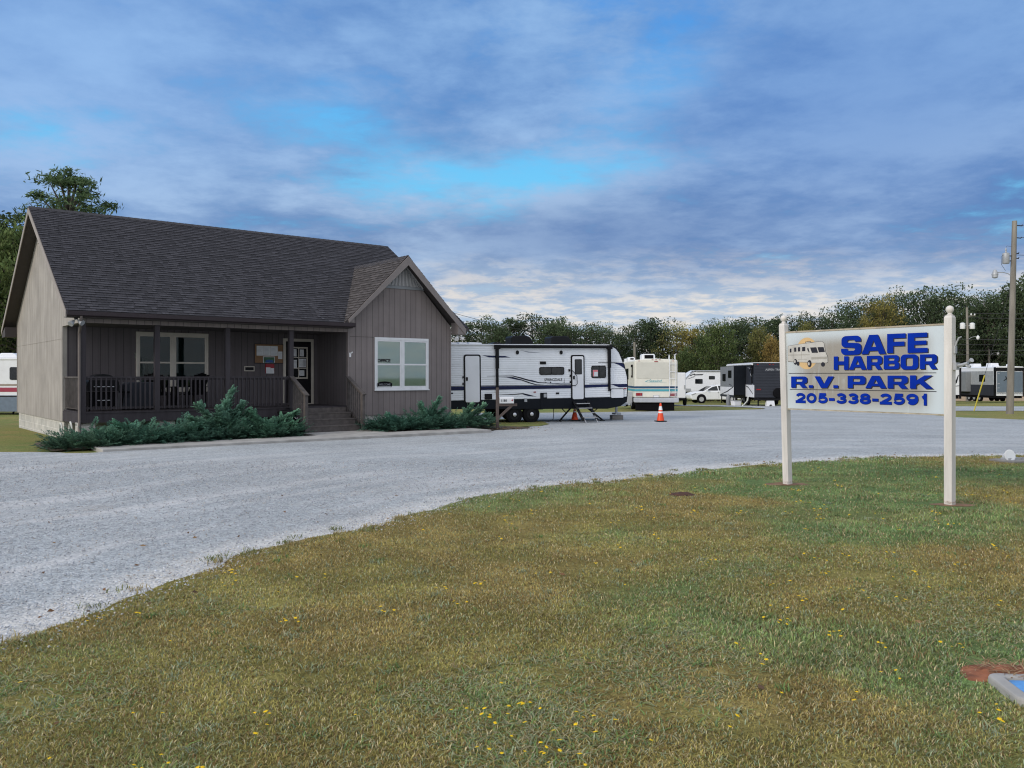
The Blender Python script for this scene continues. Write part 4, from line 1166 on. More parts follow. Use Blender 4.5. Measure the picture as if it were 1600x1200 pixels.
b = MB(); b.box(-.50,-.15,VP-.0285,VP-.0265,2.135,2.315); b.build('picture_print', M['pic_green'], o)
b = MB(); b.prism([(-.45,2.14),(-.17,2.14),(-.20,2.21),(-.32,2.24),(-.42,2.22)], 'y', VP-.031, VP-.029); b.build('picture_water', M['pic_blue'], o)
t = on_house('brochure_holder', 'red and white leaflet holder under the notice board', 'leaflet holder')
b = MB(); b.box(-.44,-.15,VP-.03,VP-.001,1.80,2.10); b.build('holder', M['red'], t)
b = MB(); b.box(-.43,-.285,VP-.05,VP-.031,1.79,1.985); b.box(-.28,-.16,VP-.045,VP-.031,1.79,1.96); b.build('leaflets', M['paper'], t)
t = on_house('mail_slot', 'small pale framed mail slot on the porch wall left of the notice board', 'mail slot')
b = MB(); b.box(-1.13,-.80,VP-.03,VP-.001,1.86,2.02); b.build('frame', M['cream_frame'], t); b = MB(); b.box(-1.10,-.83,VP-.034,VP-.031,1.89,1.99); b.build('slot', M['black'], t)
t = on_house('security_camera', 'small white security camera on the corner board beside the porch', 'camera')
b = MB(); b.box(1.39,1.45,-.06,-.019,2.30,2.44); b.build('housing', M['refl_white'], t, bevel=.008); b = MB(); b.tube([(1.43,-.06,2.42),(1.48,-.10,2.46)], .022, 10); b.build('lens_arm', M['refl_white'], t)

def spots(name, u, v, z, label, mats, dirs):
    t = on_house(name, label, 'flood light', 'twin flood lights under the eaves')
    b = MB(); b.lathe([(.05,0),(.05,-.03),(.02,-.04)], 14, (u,v,z)); b.build('mount', mats[1], t)
    for d in dirs:
        d = Vector(d).normalized(); p = Vector((u,v,z-.03))
        b = MB(); b.tube([p, p+d*.10], .014, 8); b.tube([p+d*.09, p+d*.13, p+d*.20, p+d*.235], [.03,.045,.075,.072], 14)
        b.build('lamp', mats[0], t, True)
spots('flood_light', -6.36, -.20, 3.19, 'pair of flood lights hanging under the eave at the downspout', (M['galv'], M['black']), ((-.6,-.4,-.6),(.5,-.7,-.5)))
spots('flood_light', 5.40, -.22, 3.12, 'pair of white flood lights under the gable eave beside the striped trailer', (M['refl_white'], M['galv']), ((-.55,-.5,-.5),(.6,-.45,-.45)))

# porch furniture
t = on_house('grill', 'black kettle-lid barbecue grill behind the left porch rail', 'grill')
b = MB(); b.prism([(-5.95,1.30),(-5.15,1.30),(-5.15,1.45)]+arc(-5.55,1.45,.40,.31,0,180,12)+[(-5.95,1.45)], 'y', .55, 1.15); b.build('hood', M['black'], t, True)
b = MB(); b.box(-5.90,-5.20,.60,1.10,.90,1.28); b.box(-5.05,-4.85,.6,1.1,1.25,1.29)
for u in (-5.88,-5.22):
    for v in (.63,1.07): b.box(u-.02,u+.02,v-.02,v+.02,FZ,.92)
b.build('cabinet', M['black_matte'], t)
b = MB(); b.tube([(-5.80,.50,1.42),(-5.30,.50,1.42)], .013, 8); b.box(-5.7,-5.35,.575,.598,1.05,1.07); b.build('handle', M['steel'], t)
t = on_house('covered_table', 'grey fabric cover draped over a table behind the porch rail', 'covered table')
b = MB(); b.prism([(-5.02,FZ+.02),(-4.02,FZ+.02),(-4.12,1.48),(-4.20,1.54),(-4.85,1.54),(-4.95,1.48)], 'y', .85, 1.5); b.build('cover', M['grey_rib'], t, bevel=.03)
def chair(name, u, v, rz, label, cm):
    t = empty(name, (*H2W(u, v), FZ), HA+rz, label, 'chair')
    b = MB()
    for k in range(5): b.box(-.26+k*.106,-.16+k*.106,-.28,.22,.38,.405)
    b.build('seat', cm, t)
    b = MB()
    for k in range(5): b.bar((-.21+k*.106,.22,.38),(-.21+k*.106,.52,1.02-.03*abs(k-2)),.098,.02,(0,1,0))
    b.build('backrest', cm, t)
    for sx in (-1,1):
        b = MB(); b.box(sx*.31-.03,sx*.31+.03,-.30,-.22,0,.6); b.box(sx*.31-.03,sx*.31+.03,.20,.28,0,.6); b.build('leg', cm, t)
        b = MB(); b.box(sx*.32-.06,sx*.32+.06,-.34,.34,.601,.625); b.build('armrest', cm, t)
chair('porch_chair', -3.95, 1.25, R(150), 'dark slatted porch chair left of the window', M['black_matte'])
chair('porch_chair', -3.0, 1.45, R(200), 'dark slatted porch chair under the window', M['black_matte'])
t = on_house('potted_plant', 'pale dried plant standing inside the left half of the porch window', 'plant')
b = MB()
for k in range(16):
    a = random.uniform(-.32,.32); b.bar((-4.05+random.uniform(-.08,.08), VP-.012, 1.4), (-4.05+a, VP-.012, random.uniform(2.0,2.45)), random.uniform(.02,.06), .003, (0,1,0))
b.build('leaves', mat('pale_plant', (.16,.18,.15), .8, var=.3), t)
b = MB(); b.prism([(-4.16,1.33),(-3.94,1.33),(-3.90,1.5),(-4.20,1.5)], 'y', VP-.0125, VP-.0105); b.build('pot', M['mid_grey'], t)

t = empty('trash_can', (*H2W(-.86,-.52), 0), HA, 'black plastic rubbish bin standing in front of the porch beside the steps', 'bin')
b = MB(); b.lathe([(.20,0),(.22,.02),(.265,.62),(.275,.64)], 22); b.build('body', M['black_matte'], t, True)
b = MB(); b.lathe([(.285,.62),(.29,.66),(.27,.69),(.10,.73)], 22); b.tube([(-.07,0,.72),(-.05,0,.77),(.05,0,.77),(.07,0,.72)], .014, 8); b.build('lid', M['black'], t, True)
b = MB(); b.tube([(.12,-.24,.5),(.13,-.30,.48),(.2,-.27,.48),(.21,-.2,.5)], .012, 8); b.build('handle', M['galv'], t)
t = empty('hose', (*H2W(-6.38,.6), 0), HA, 'pale garden hose looped against the block foundation at the porch corner', 'hose')
b = MB(); b.tube([(-.1,.45,.02)]+[(-.1,.45+.16*math.cos(R(a)),.24+.22*math.sin(R(a))) for a in range(180,-20,-20)]+[(-.1,.55,.03)], .022, 8); b.tube([(0,-.25,.1)]+[(0,-.25+.14*math.cos(R(a)),.33+.19*math.sin(R(a))) for a in range(180,-20,-20)]+[(0,-.08,.08)], .022, 8); b.build('hose_loop', M['hose'], t, True)

# walk and planting bed
b = MB(); b.prism([(-6.41,-3.2),(4.58,-3.2),(4.58,-2.1),(1.55,-2.1),(1.55,-.95),(-.62,-.95),(-.62,-2.1),(-6.41,-2.1)], 'z', -.15, .058)
o = b.build('front_walk', M['concrete'], None, bevel=.012, loc=(house.location.x, house.location.y, 0), rot=(0,0,HA)); tag(o, kind='structure', label='raised concrete walk in front of the office')
def hp(pts): return [H2W(*p) for p in pts]
patch('planting_bed', hp([(-7.3,-2.3),(-6.4,-2.35),(-3,-2.12),(-.6,-2.1),(-.5,.3),(-6.2,.2),(-6.4,1.0),(-7.2,.6)]), .012, M['mulch'], 'brown leaf litter under the left junipers', .12, .2, 31, .4, 'structure')
patch('planting_bed', hp([(1.5,-2.1),(4.6,-2.1),(6.0,-2.4),(7.2,-1.9),(6.6,-.2),(5.2,.3),(1.5,.2)]), .02, M['mulch'], 'brown leaf litter under the right junipers', .12, .2, 32, .4, 'structure')

# junipers
def juniper(u, v, rx, ry, h, plumes, label, seed, nspray=260, hue=(1,1,1)):
    rng = np.random.RandomState(seed)
    V = []; F = []; C = []
    wood = MB()
    def spray(p, d, L, tint):
        """one feathery branchlet: a stem with paired needle tufts"""
        d = d/np.linalg.norm(d); s = np.cross(d, [0,0,1.]); s /= (np.linalg.norm(s)+1e-6); up = np.cross(s, d)
        n = 17
        for k in range(n):
            f = (k+.6)/n; q = p+d*L*f+np.array([0,0,-.10*L*f*f])
            w = L*.34*(1-f)**.8*(.6+.5*f)+.012
            for side in (-1, 1):
                e = q+(s*side*w+d*w*.85+up*rng.uniform(-.35,.45)*w)*rng.uniform(.75,1.15)
                m_ = (q+e)/2; t = np.cross(e-q, up+rng.randn(3)*.35); t = t/(np.linalg.norm(t)+1e-6)*.0115*rng.uniform(.7,1.4)
                o = len(V); V.extend([q, m_+t, e, m_-t]); F.append((o,o+1,o+2,o+3))
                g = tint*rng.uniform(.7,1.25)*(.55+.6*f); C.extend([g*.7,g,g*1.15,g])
    cx = np.array([0.,0.,.05])
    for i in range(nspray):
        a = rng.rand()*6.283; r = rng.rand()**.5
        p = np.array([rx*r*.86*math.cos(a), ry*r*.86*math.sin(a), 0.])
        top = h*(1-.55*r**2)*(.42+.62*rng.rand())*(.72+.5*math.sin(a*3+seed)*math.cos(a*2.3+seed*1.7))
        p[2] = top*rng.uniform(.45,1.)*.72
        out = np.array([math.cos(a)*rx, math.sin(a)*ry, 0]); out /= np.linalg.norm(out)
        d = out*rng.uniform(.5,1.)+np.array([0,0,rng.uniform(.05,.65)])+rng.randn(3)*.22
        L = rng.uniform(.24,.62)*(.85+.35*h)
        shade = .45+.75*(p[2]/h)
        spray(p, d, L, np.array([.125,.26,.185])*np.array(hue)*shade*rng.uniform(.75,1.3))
    for (du, dv, dz, L) in plumes:     # long leaning plumes
        d = np.array([du, dv, dz], float); d /= np.linalg.norm(d)
        n = int(16*L)
        b0 = np.array([0.,0.,h*.25])
        for k in range(n):
            f = k/n; q = b0+d*L*f+np.array([0,0,-.06*L*f*f])
            for j in range(5):
                dd = d*1.1+rng.randn(3)*.55*(1-f*.55)
                spray(q, dd, .34*(1-.5*f)+.06, np.array([.155,.30,.215])*np.array(hue)*rng.uniform(.7,1.3)*(.7+.5*f))
        wood.tube([b0-d*.2, b0+d*L*.5, b0+d*L*.9], [.018,.011,.004], 5)
    for i in range(9):
        a = i*.7+rng.rand(); wood.tube([(0,0,.0),(rx*.3*math.cos(a),ry*.3*math.sin(a),h*.3),(rx*.72*math.cos(a),ry*.72*math.sin(a),h*.45)], [.022,.014,.006], 5)
    x, y = H2W(u, v)
    t = empty('juniper_shrub', (x, y, gzf(x,y)), HA, label, 'shrub', 'junipers in front of the office')
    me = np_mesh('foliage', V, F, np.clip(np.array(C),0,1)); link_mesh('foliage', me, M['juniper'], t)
    wood.build('stem', M['bark'], t)
M['juniper'] = tint_mat('juniper_needles', (1,1,1), .7, .2, .2)
juniper(-6.35,-1.55,.95,.95,.48,[],'low spreading juniper at the left corner of the office foundation',41,330,(1.15,1.1,1.0))
juniper(-5.3,-1.35,1.2,1.0,.58,[(-.5,-.3,.45,.7)],'dense spreading juniper below the first porch rail bay',42,360,(.95,1.05,1))
juniper(-4.1,-1.3,1.15,1.0,.54,[(.4,-.5,.4,.6)],'spreading juniper left of the tall plumed one',43,330,(.9,.95,.95))
juniper(-3.05,-1.15,1.1,.9,.78,[(.28,.0,1,1.25),(.6,-.05,.8,1.0),(-.6,-.2,.75,1.05),(-.2,-.5,.8,.85),(.1,-.3,1,.9),(.85,-.2,.75,.95),(-.95,-.2,.5,.95)],'tall plumed juniper rising in front of the porch rail',44,330,(1.12,1.1,1.08))
juniper(-1.85,-1.25,1.15,.95,.62,[(.9,-.1,.62,1.05),(-.5,-.2,.7,.75),(.7,-.4,.3,.8)],'wide juniper with one leaning plume beside the rubbish bin',45,340,(1,1.08,.98))
juniper(2.35,-1.15,.95,.85,.64,[(-.4,-.3,.4,.6)],'dark juniper beside the front steps below the office window',46,260,(.85,.95,.95))
juniper(3.55,-1.15,1.1,.9,.72,[(.35,-.1,.8,.95),(-.35,-.1,.85,.75),(.7,-.2,.7,.75)],'juniper with upright plumes under the right half of the office window',47,320,(.95,1.02,.98))
juniper(5.0,-1.05,1.1,.95,.64,[(.75,-.2,.62,1.0),(.9,-.3,.35,.95),(.3,-.2,.75,.7)],'leaning juniper at the right corner of the office beside the trailer',48,300,(1.1,1.08,1.0))

# ------------------------------------------------------------------ vehicles
def wheel(root, x, y, z, r, w, rim=None, out=-1, spokes=6, axis='y'):
    """tyre centred at x,y,z; outer side faces out along the axle"""
    b = MB(); h = w/2
    b.lathe([(r*.55,-h*.8),(r*.86,-h),(r*.97,-h*.85),(r,-h*.45),(r,h*.45),(r*.97,h*.85),(r*.86,h),(r*.55,h*.8)], 28, (0,0,0), axis)
    o = b.build('wheel', M['rubber'], root, True, loc=(x,y,z))
    b = MB(); e = out*h
    b.lathe([(r*.60,e*.82),(r*.57,e*.5),(r*.2,e*.42),(.001,e*.42)][::(1 if out > 0 else -1)], 24, (0,0,0), axis)
    for k in range(spokes):
        a = 2*math.pi*k/spokes; c, s_ = math.cos(a), math.sin(a)
        if axis == 'y': b.bar((c*r*.12,e*.60,s_*r*.12),(c*r*.55,e*.80,s_*r*.55), r*.15, r*.06, (0,1,0))
        else: b.bar((e*.60,c*r*.12,s_*r*.12),(e*.80,c*r*.55,s_*r*.55), r*.15, r*.06, (1,0,0))
    b.lathe([(r*.15,e*.4),(r*.14,e*.75),(r*.05,e*.8)][::(1 if out > 0 else -1)], 14, (0,0,0), axis)
    b.build('rim', rim or M['alloy'], o, True)
    return o

def ribbed(b, x0f, x1f, z0, z1, y, pitch, depth=.012, out=-1):
    """corrugated sheet in the x-z plane; x0f/x1f give the ends at a height"""
    zs = []; z = z0
    while z < z1-1e-6:
        e = min(z+pitch, z1)
        zs += [(z, 0), (z+(e-z)*.18, 1), (z+(e-z)*.72, .85)]; z = e
    zs.append((z1, 0))
    vs = []
    for z, k in zs: vs += [(x0f(z), y+out*depth*k, z), (x1f(z), y+out*depth*k, z)]
    b.add(vs, [(2*i, 2*i+1, 2*i+3, 2*i+2) for i in range(len(zs)-1)])

def interp(tab, z):
    tab = sorted((c, a) for a, c in tab)
    if z <= tab[0][0]: return tab[0][1]
    for (z0, x0), (z1, x1) in zip(tab, tab[1:]):
        if z <= z1: return x0+(x1-x0)*(z-z0)/(z1-z0+1e-9)
    return tab[-1][1]

# --- striped travel trailer
tr = empty('travel_trailer', (.37,31.75,0), rot=(0, R(-.6), R(22)), label='long white travel trailer with navy swoosh stripes and black awning arms', cat='travel trailer')
nose = [(4.585,.83),(4.615,1.05),(4.62,1.27),(4.61,1.62),(4.54,1.89),(4.44,2.167),(4.345,2.41),(4.25,2.61),(4.11,2.767),(3.92,2.87)]
b = MB(); b.prism([(-3.5,.83)]+nose+[(3.75,2.90),(-3.45,2.90),(-3.5,2.85)], 'y', .003, 2.437)
b.build('body', M['rv_white'], tr, bevel=.02)
b = MB(); ribbed(b, lambda z: -3.5, lambda z: interp(nose, z)-.012, .835, 2.80, 0., .083, .009)
b.build('ribbed_side', M['rv_white'], tr)
b = MB(); b.prism([(-3.5,.53),(3.7,.37),(4.3,.46),(4.56,.62),(4.60,.829),(-3.5,.829)], 'y', -.012, 2.45); b.build('skirt', M['rv_black'], tr, bevel=.01)
b = MB(); b.box(-3.5,3.80,-.05,2.46,2.885,2.925); b.build('roof', M['rv_white2'], tr, bevel=.012)
b = MB(); pts = [(x,z) for x,z in nose]
b.tube([(x+.004,.0,z) for x,z in nose]+[(3.7,.0,2.895)], .022, 6); b.build('nose_trim', M['black'], tr, True)
b = MB(); b.prism([(4.15,.46),(4.62,.62),(4.66,.9),(4.62,.93),(4.10,.62)], 'y', .05, 2.4); b.build('nose_cap', M['rv_black'], tr)
# decals, 2 mm proud of the ribs
def decal(polys, m, name='stripe', y=-.0145):
    b = MB()
    for P in polys: b.sheet(P, 'y', y)
    return b.build(name, m, tr)
def off(P): return [(x, z-.0105*x) for x, z in P]
decal([off([(-3.5,1.298+.01),(2.6,1.36),(2.6,1.235),(-3.5,1.165)]), off([(2.7,1.365),(3.85,1.385),(3.85,1.29),(2.7,1.245)]), off([(3.85,1.392),(4.60,1.395),(4.60,1.27),(4.25,1.26),(3.85,1.385)])], M['navy'])
decal([off([(-3.5,1.345),(1.0,1.37),(2.1,1.40),(2.1,1.382),(1.0,1.36),(-3.5,1.318)]), off([(-3.5,1.235),(2.6,1.30),(2.6,1.28),(-3.5,1.215)])], M['black_stripe'], y=-.0165)
decal([off([(-1.395,1.713),(-.348,1.73),(.0,1.655),(.29,1.575),(.745,1.475),(1.6,1.43),(1.6,1.41),(.7,1.445),(.25,1.535),(-.05,1.62),(-.36,1.70),(-1.395,1.703)]),
       off([(-.95,1.665),(-.36,1.672),(.0,1.58),(.35,1.47),(.6,1.395),(.95,1.375),(.95,1.36),(.58,1.372),(.3,1.44),(-.03,1.555),(-.4,1.65)]),
       off([(-1.1,1.005),(-.3,1.03),(.064,1.06),(.35,.99),(.64,.915),(.35,.955),(.05,1.02),(-.3,1.0)])], M['black_stripe'])
decal([off([(-.60,1.655),(-.28,1.655),(.02,1.565),(-.02,1.545),(-.33,1.60)]), off([(.22,1.575),(.45,1.555),(.75,1.465),(.55,1.475),(.35,1.525)]), off([(.05,1.0),(.2,1.0),(.5,.925),(.3,.945)]),
       off([(-1.576,2.487),(-1.25,2.475),(-.663,2.469),(-.43,2.416),(-1.0,2.405),(-1.304,2.415)]), off([(4.0,2.235),(4.30,2.235),(4.49,2.19),(4.535,1.97),(4.42,2.06),(4.25,2.15)])], M['navy'])
decal([off([(-.05,2.70),(.3,2.645),(.9,2.60),(.3,2.61)]), off([(2.9,1.42),(3.85,1.43),(3.85,1.40),(2.9,1.395)]), off([(1.2,1.44),(2.05,1.435),(2.05,1.41),(1.2,1.405)])], M['grey_stripe'])
decal([off([(3.305,2.255),(4.131,2.256),(4.45,2.235),(4.47,2.215),(4.131,2.228),(3.305,2.238)])], M['black_stripe'])
text('SPRINGDALE', .958, 1.72, 1.503, 1.612, -.0165, M['black_stripe'], tr, bold=.012)
b = MB()
for zz in (1.49,1.53,1.57): b.box(1.79,1.83,-.019,-.017,zz,zz+.018)
b.box(1.0,1.04,-.019,-.017,1.435,1.47); b.box(1.2,1.24,-.019,-.017,1.44,1.48); b.box(1.78,1.82,-.019,-.017,1.44,1.46); b.build('badge', M['black_stripe'], tr)
def tdoor(x0, x1, z0, z1, win):
    b = MB(); O = rrect(x0,z0,x1,z1,.09); b.prism(O, 'y', -.034, -.002); d = b.build('door', M['black'], tr)
    b = MB(); b.prism(rrect(x0+.055,z0+.03,x1-.055,z1-.055,.06), 'y', -.046, -.0345); p = b.build('door_panel', M['rv_white2'], d, bevel=.005)
    b = MB(); b.box(x0-.055,x0-.012,-.04,-.012,(z0+z1)/2+.02,(z0+z1)/2+.10); b.box(x0-.055,x0-.012,-.04,-.012,(z0+z1)/2-.22,(z0+z1)/2-.14); b.box(x0+.075,x0+.145,-.072,-.0465,(z0+z1)/2-.07,(z0+z1)/2+.06); b.build('handle', M['black'], d, bevel=.006)
    if win:
        b = MB(); b.prism(rrect(2.25,1.75,2.56,2.345,.03), 'y', -.054, -.0465); b.build('door_window', M['black'], d)
        b = MB(); b.prism(rrect(2.275,1.775,2.535,2.32,.02), 'y', -.057, -.0545); b.build('pane', M['dark_glass'], d)
        b = MB(); b.tube([(2.02,-.03,1.93),(2.09,-.09,1.93),(2.16,-.11,1.86),(2.31,-.115,1.68),(2.32,-.115,1.38),(2.26,-.09,1.32),(2.14,-.05,1.32)], .013, 8); b.box(1.99,2.05,-.05,-.013,1.87,1.96); b.build('grab_handle', M['black'], d, True)
tdoor(-2.317,-1.648,.725,2.535, False)
tdoor(2.095,2.688,.752,2.515, True)
def twin(x0,x1,z0,z1,split=None):
    b = MB(); b.prism(rrect(x0,z0,x1,z1,.07), 'y', -.030, -.002); w = b.build('window', M['black'], tr)
    b = MB(); 
    for a, c in ([(x0+.03,x1-.03)] if split is None else [(x0+.03,split-.012),(split+.012,x1-.03)]): b.prism(rrect(a,z0+.03,c,z1-.03,.04), 'y', -.034, -.0305)
    b.build('pane', M['dark_glass'], w); return w
twin(.749,1.807,1.745,2.05,1.25)
w = twin(2.994,3.641,1.60,2.09,3.33)
b = MB(); b.box(3.05,3.27,-.0375,-.0355,1.665,1.92); s_ = b.build('window_sticker', M['paper'], w)
b = MB(); b.box(3.055,3.265,-.039,-.0378,1.845,1.915); b.box(3.055,3.10,-.039,-.0378,1.67,1.84); b.build('sticker_band', mat('pink_label', (.65,.18,.20), .6), s_)
b = MB()
for (x0,x1,z0,z1) in ((-1.503,-1.202,.845,1.06),(.776,1.03,2.155,2.265),(1.44,1.58,.99,1.06),(-2.84,-2.74,1.08,1.13)): b.box(x0,x1,-.03,-.012,z0,z1)
b.build('hatch', M['black'], tr, bevel=.006)
b = MB(); b.box(.776,1.06,-.028,-.0125,.43,1.06); b.build('black_panel', M['rv_black'], tr)
b = MB(); b.box(.92,1.04,-.032,-.0285,.88,1.02); b.build('data_plate', M['galv'], tr)
b = MB(); b.box(.50,.60,-.03,-.012,1.07,1.11); b.box(4.45,4.50,-.03,-.005,1.14,1.18); b.box(4.52,4.56,-.03,-.005,1.14,1.18); b.build('marker_light', M['red_lens'], tr)
b = MB(); b.box(.11,.22,-.035,-.012,.72,.86); b.build('outlet', M['galv'], tr)
for x in (-.161, 1.678):
    b = MB(); b.prism(circ(x,2.61,.062,20,.078), 'y', -.045, -.013); b.build('speaker', M['black'], tr)
b = MB(); b.prism(rrect(3.84,.83,4.45,1.165,.05), 'y', -.03, -.014); h_ = b.build('storage_hatch', M['black'], tr)
b = MB(); b.prism(rrect(3.86,.80,4.43,1.145,.05), 'y', -.037, -.0305); b.build('hatch_panel', M['rv_white2'], h_)
b = MB(); b.tube([(-1.02,-.10,2.835),(3.85,-.10,2.835)], .06, 12); aw = b.build('awning', M['black'], tr, True)
for x in (-1.0, 3.775):
    b = MB(); b.box(x-.06,x+.06,-.11,-.018,2.0,2.88); b.box(x-.045,x+.045,-.085,-.018,1.08,2.0); b.box(x-.11,x+.11,-.15,-.02,2.74,2.90); b.build('awning_arm', M['black'], aw, bevel=.008)
for x0 in (-.04, 1.67):
    b = MB(); b.prism([(x0,2.925),(x0+.93,2.925),(x0+.92,3.06),(x0+.78,3.25),(x0+.62,3.30),(x0+.06,3.28),(x0,3.22)], 'y', .85, 1.55); b.build('air_conditioner', M['black'], tr, bevel=.03)
b = MB(); b.prism([(-.85,2.925),(-.40,2.925),(-.44,3.0),(-.52,3.03),(-.72,3.03),(-.82,2.98)], 'y', .9, 1.4); b.build('roof_vent', M['black'], tr, bevel=.01)
for x0, x1 in ((-2.85,-2.35),(-2.3,-1.95),(-1.9,-1.35)):
    b = MB(); b.prism([(x0,2.925),(x1,2.925),(x1-.03,3.0),(x0+.03,3.02)], 'y', .6, 1.2); b.build('roof_vent', M['rv_white2'], tr, bevel=.01)
for x in (-.29,.42):
    wheel(tr, x, .11, .245, .345, .22, M['black'], -1)
    wheel(tr, x, 2.33, .245, .345, .22, M['black'], 1)
for x in (-.29,.42):
    b = MB(); b.lathe([(.04,-.01),(.075,-.02),(.06,-.03)], 12, (x,.0,.245), 'y'); b.build('hub_cap', M['alloy'], tr, True)
b = MB(); b.box(-1.0,1.0,.25,.34,.40,.52); b.box(-1.0,1.0,2.1,2.19,.40,.52); b.tube([(-.29,.2,.245),(-.29,2.25,.245)], .04, 8); b.tube([(.42,.2,.245),(.42,2.25,.245)], .04, 8); b.build('axle_frame', M['black_matte'], tr)
# folding steps
b = MB()
for x in (2.20, 2.80):
    b.bar((x,-.02,.70),(x,-.86,-.02),.03,.11,(1,0,0)); 
b.build('folding_step', M['black'], tr)
stp = tr.children[-1]
b = MB()
for k in range(4):
    f = .12+k*.24; b.box(2.215,2.785,-.03-.86*f-.13,-.03-.86*f+.08,.70-.72*f-.015,.70-.72*f+.015)
b.build('tread', M['steel'], stp)
b = MB()
for x in (2.25,2.75): b.bar((x,-.72,.14),(x,-1.0,-.13),.035,.03,(1,0,0))
b.build('step_foot', M['steel'], stp)
for x, dx in ((2.30,-.55),(2.9,.75)):
    b = MB(); b.bar((x+dx*.1,.35,.42),(x+dx,.35,-.08),.06,.05); b.bar((x+dx*.8,.35,.42),(x+dx*.4,.35,.2),.03,.03); b.box(x+dx-.09,x+dx+.09,.27,.43,-.13,-.085); b.build('stabiliser_leg', M['black'], tr)
b = MB(); b.bar((4.1,1.9,.48),(5.2,1.22,.46),.07,.11); b.bar((4.1,.55,.48),(5.2,1.22,.46),.07,.11); b.tube([(4.72,1.14,.62),(4.72,1.14,.15)], .035, 10); b.tube([(4.86,1.30,.60),(4.86,1.30,.15)], .028, 10); b.box(4.66,4.92,1.06,1.38,.09-.02,.14); b.tube([(5.2,1.22,.5),(5.32,1.22,.5)], .05, 10); b.build('tow_hitch', M['galv'], tr)
b = MB(); b.tube([(1.75,.9,.42),(1.72,.8,.2),(1.55,.5,-.02),(1.2,.2,-.09),(.7,.0,-.095),(.2,-.15,-.09)], .014, 6); b.build('power_cord', M['wire'], tr, True)
TA = R(22)
def T2W(x, y): return (.37+x*math.cos(TA)-y*math.sin(TA), 31.75+x*math.sin(TA)+y*math.cos(TA))
x, y = T2W(4.79,1.22); zg = gzf(x,y)
t = empty('jack_block', (x,y,zg), R(10), 'grey brown concrete block under the tongue jack of the striped trailer', 'concrete block')
b = MB(); b.box(-.24,.24,-.18,.18,0,.185+(-.09-zg)*0); b.build('block_body', M['conc_dark'], t, bevel=.012)
b = MB()
for s_ in (-1,1): b.box(s_*.115-.07,s_*.115+.07,-.12,.12,.186,.196)
b.build('block_core', M['black_matte'], t)

# --- traffic cones
def cone(x, y, label, h=.71):
    t = empty('traffic_cone', (x,y,gzf(x,y)+.01), .3, label, 'traffic cone', 'orange traffic cones by the striped trailer')
    b = MB(); b.prism(rrect(-.19,-.19,.19,.19,.03,3), 'z', 0, .035); b.build('base', M['black'], t, bevel=.006)
    def rz(z): return .145-(.145-.032)*z/h
    b = MB(); b.lathe([(rz(0),.036),(rz(.33),.33),(rz(.455),.45),(rz(.60),.60),(rz(h),h),(rz(h)*.7,h+.005)], 24); b.build('cone_body', M['orange'], t, True)
    b = MB(); b.lathe([(rz(.33)+.002,.331),(rz(.395)+.002,.394)], 24); b.lathe([(rz(.45)+.002,.451),(rz(.6)+.002,.599)], 24); b.build('reflective_band', M['refl_white'], t, True)
    return t
# cone stands on the drive in front of the motorhome
cone(5.82, 32.6, 'orange traffic cone with white bands standing alone on the open gravel', .72)
x, y = T2W(2.62,.75)
cone(x, y, 'small red orange cone half hidden behind the folding steps of the trailer', .5)

# --- mailbox post
mx = empty('mailbox', (-.48,27.35,gzf(0,27.4)), R(14), 'white metal mailbox with dark numbers on a braced brown wooden post', 'mailbox')
b = MB(); b.box(-.045,.045,-.045,.045,-.1,1.37); b.build('post', M['post_brown'], mx, bevel=.006)
b = MB(); b.bar((0.046,0,.80),(.66,0,.80),.085,.085); b.bar((.04,0,.38),(.48,0,.77),.075,.075); b.build('bracket', M['post_brown'], mx)
b = MB(); b.prism([(-.085,.848),(.085,.848),(.085,.98)]+arc(0,.98,.085,.085,0,180,10)+[(-.085,.98)], 'x', .06, .54); bx_ = b.build('box', M['mailbox'], mx, bevel=.006)
text('1181', .10, .30, .90, .985, -.0875, M['black_stripe'], mx, 'number', bold=.03)
b = MB(); b.tube([(.5,-.09,.96),(.5,-.10,1.0)], .008, 6); b.box(.46,.50,-.096,-.09,.93,.97); b.build('flag', M['red'], mx)

# --- cream motorhome seen from behind
mh = empty('motorhome', (8.07,46.6,gzf(8,46.6)), R(-2), 'cream class A motorhome seen from behind with teal stripes and roof ladder', 'motorhome')
b = MB(); b.prism([(-1.2,.74),(1.2,.74),(1.2,2.80),(1.13,2.86),(0,2.93),(-1.13,2.86),(-1.2,2.80)], 'y', .0, 9.0); b.build('body', M['cream'], mh, bevel=.05)
b = MB(); b.prism(rrect(-1.10,1.80,1.08,2.72,.05), 'y', -.012, -.001); b.build('rear_panel', M['cream_dk'], mh, bevel=.006)
b = MB(); b.box(-1.203,1.203,-.014,-.001,1.26,1.375); b.box(-1.208,-1.2005,.02,8,1.26,1.375); b.build('stripe', M['dkblue'], mh)
b = MB(); b.box(-1.203,1.203,-.014,-.001,1.09,1.215); b.box(-1.208,-1.2005,.02,8,1.09,1.215); b.build('stripe', M['teal'], mh)
text('Seawind', -.40, .33, 1.60, 1.76, -.004, M['teal'], mh, bold=.01, shear=.35)
b = MB(); b.prism([(-.62,1.63),(-.5,1.70),(-.25,1.735),(-.45,1.69),(-.56,1.64),(-.4,1.615),(.30,1.612),(.62,1.60),(.3,1.598),(-.4,1.598),(-.58,1.615)], 'y', -.006, -.002); b.build('logo_swash', M['teal'], mh)
b = MB(); b.prism([(-1.22,.47),(1.22,.47),(1.24,.55),(1.24,.73),(-1.24,.73),(-1.24,.55)], 'y', -.22, .25); b.build('bumper', M['bumper'], mh, bevel=.03)
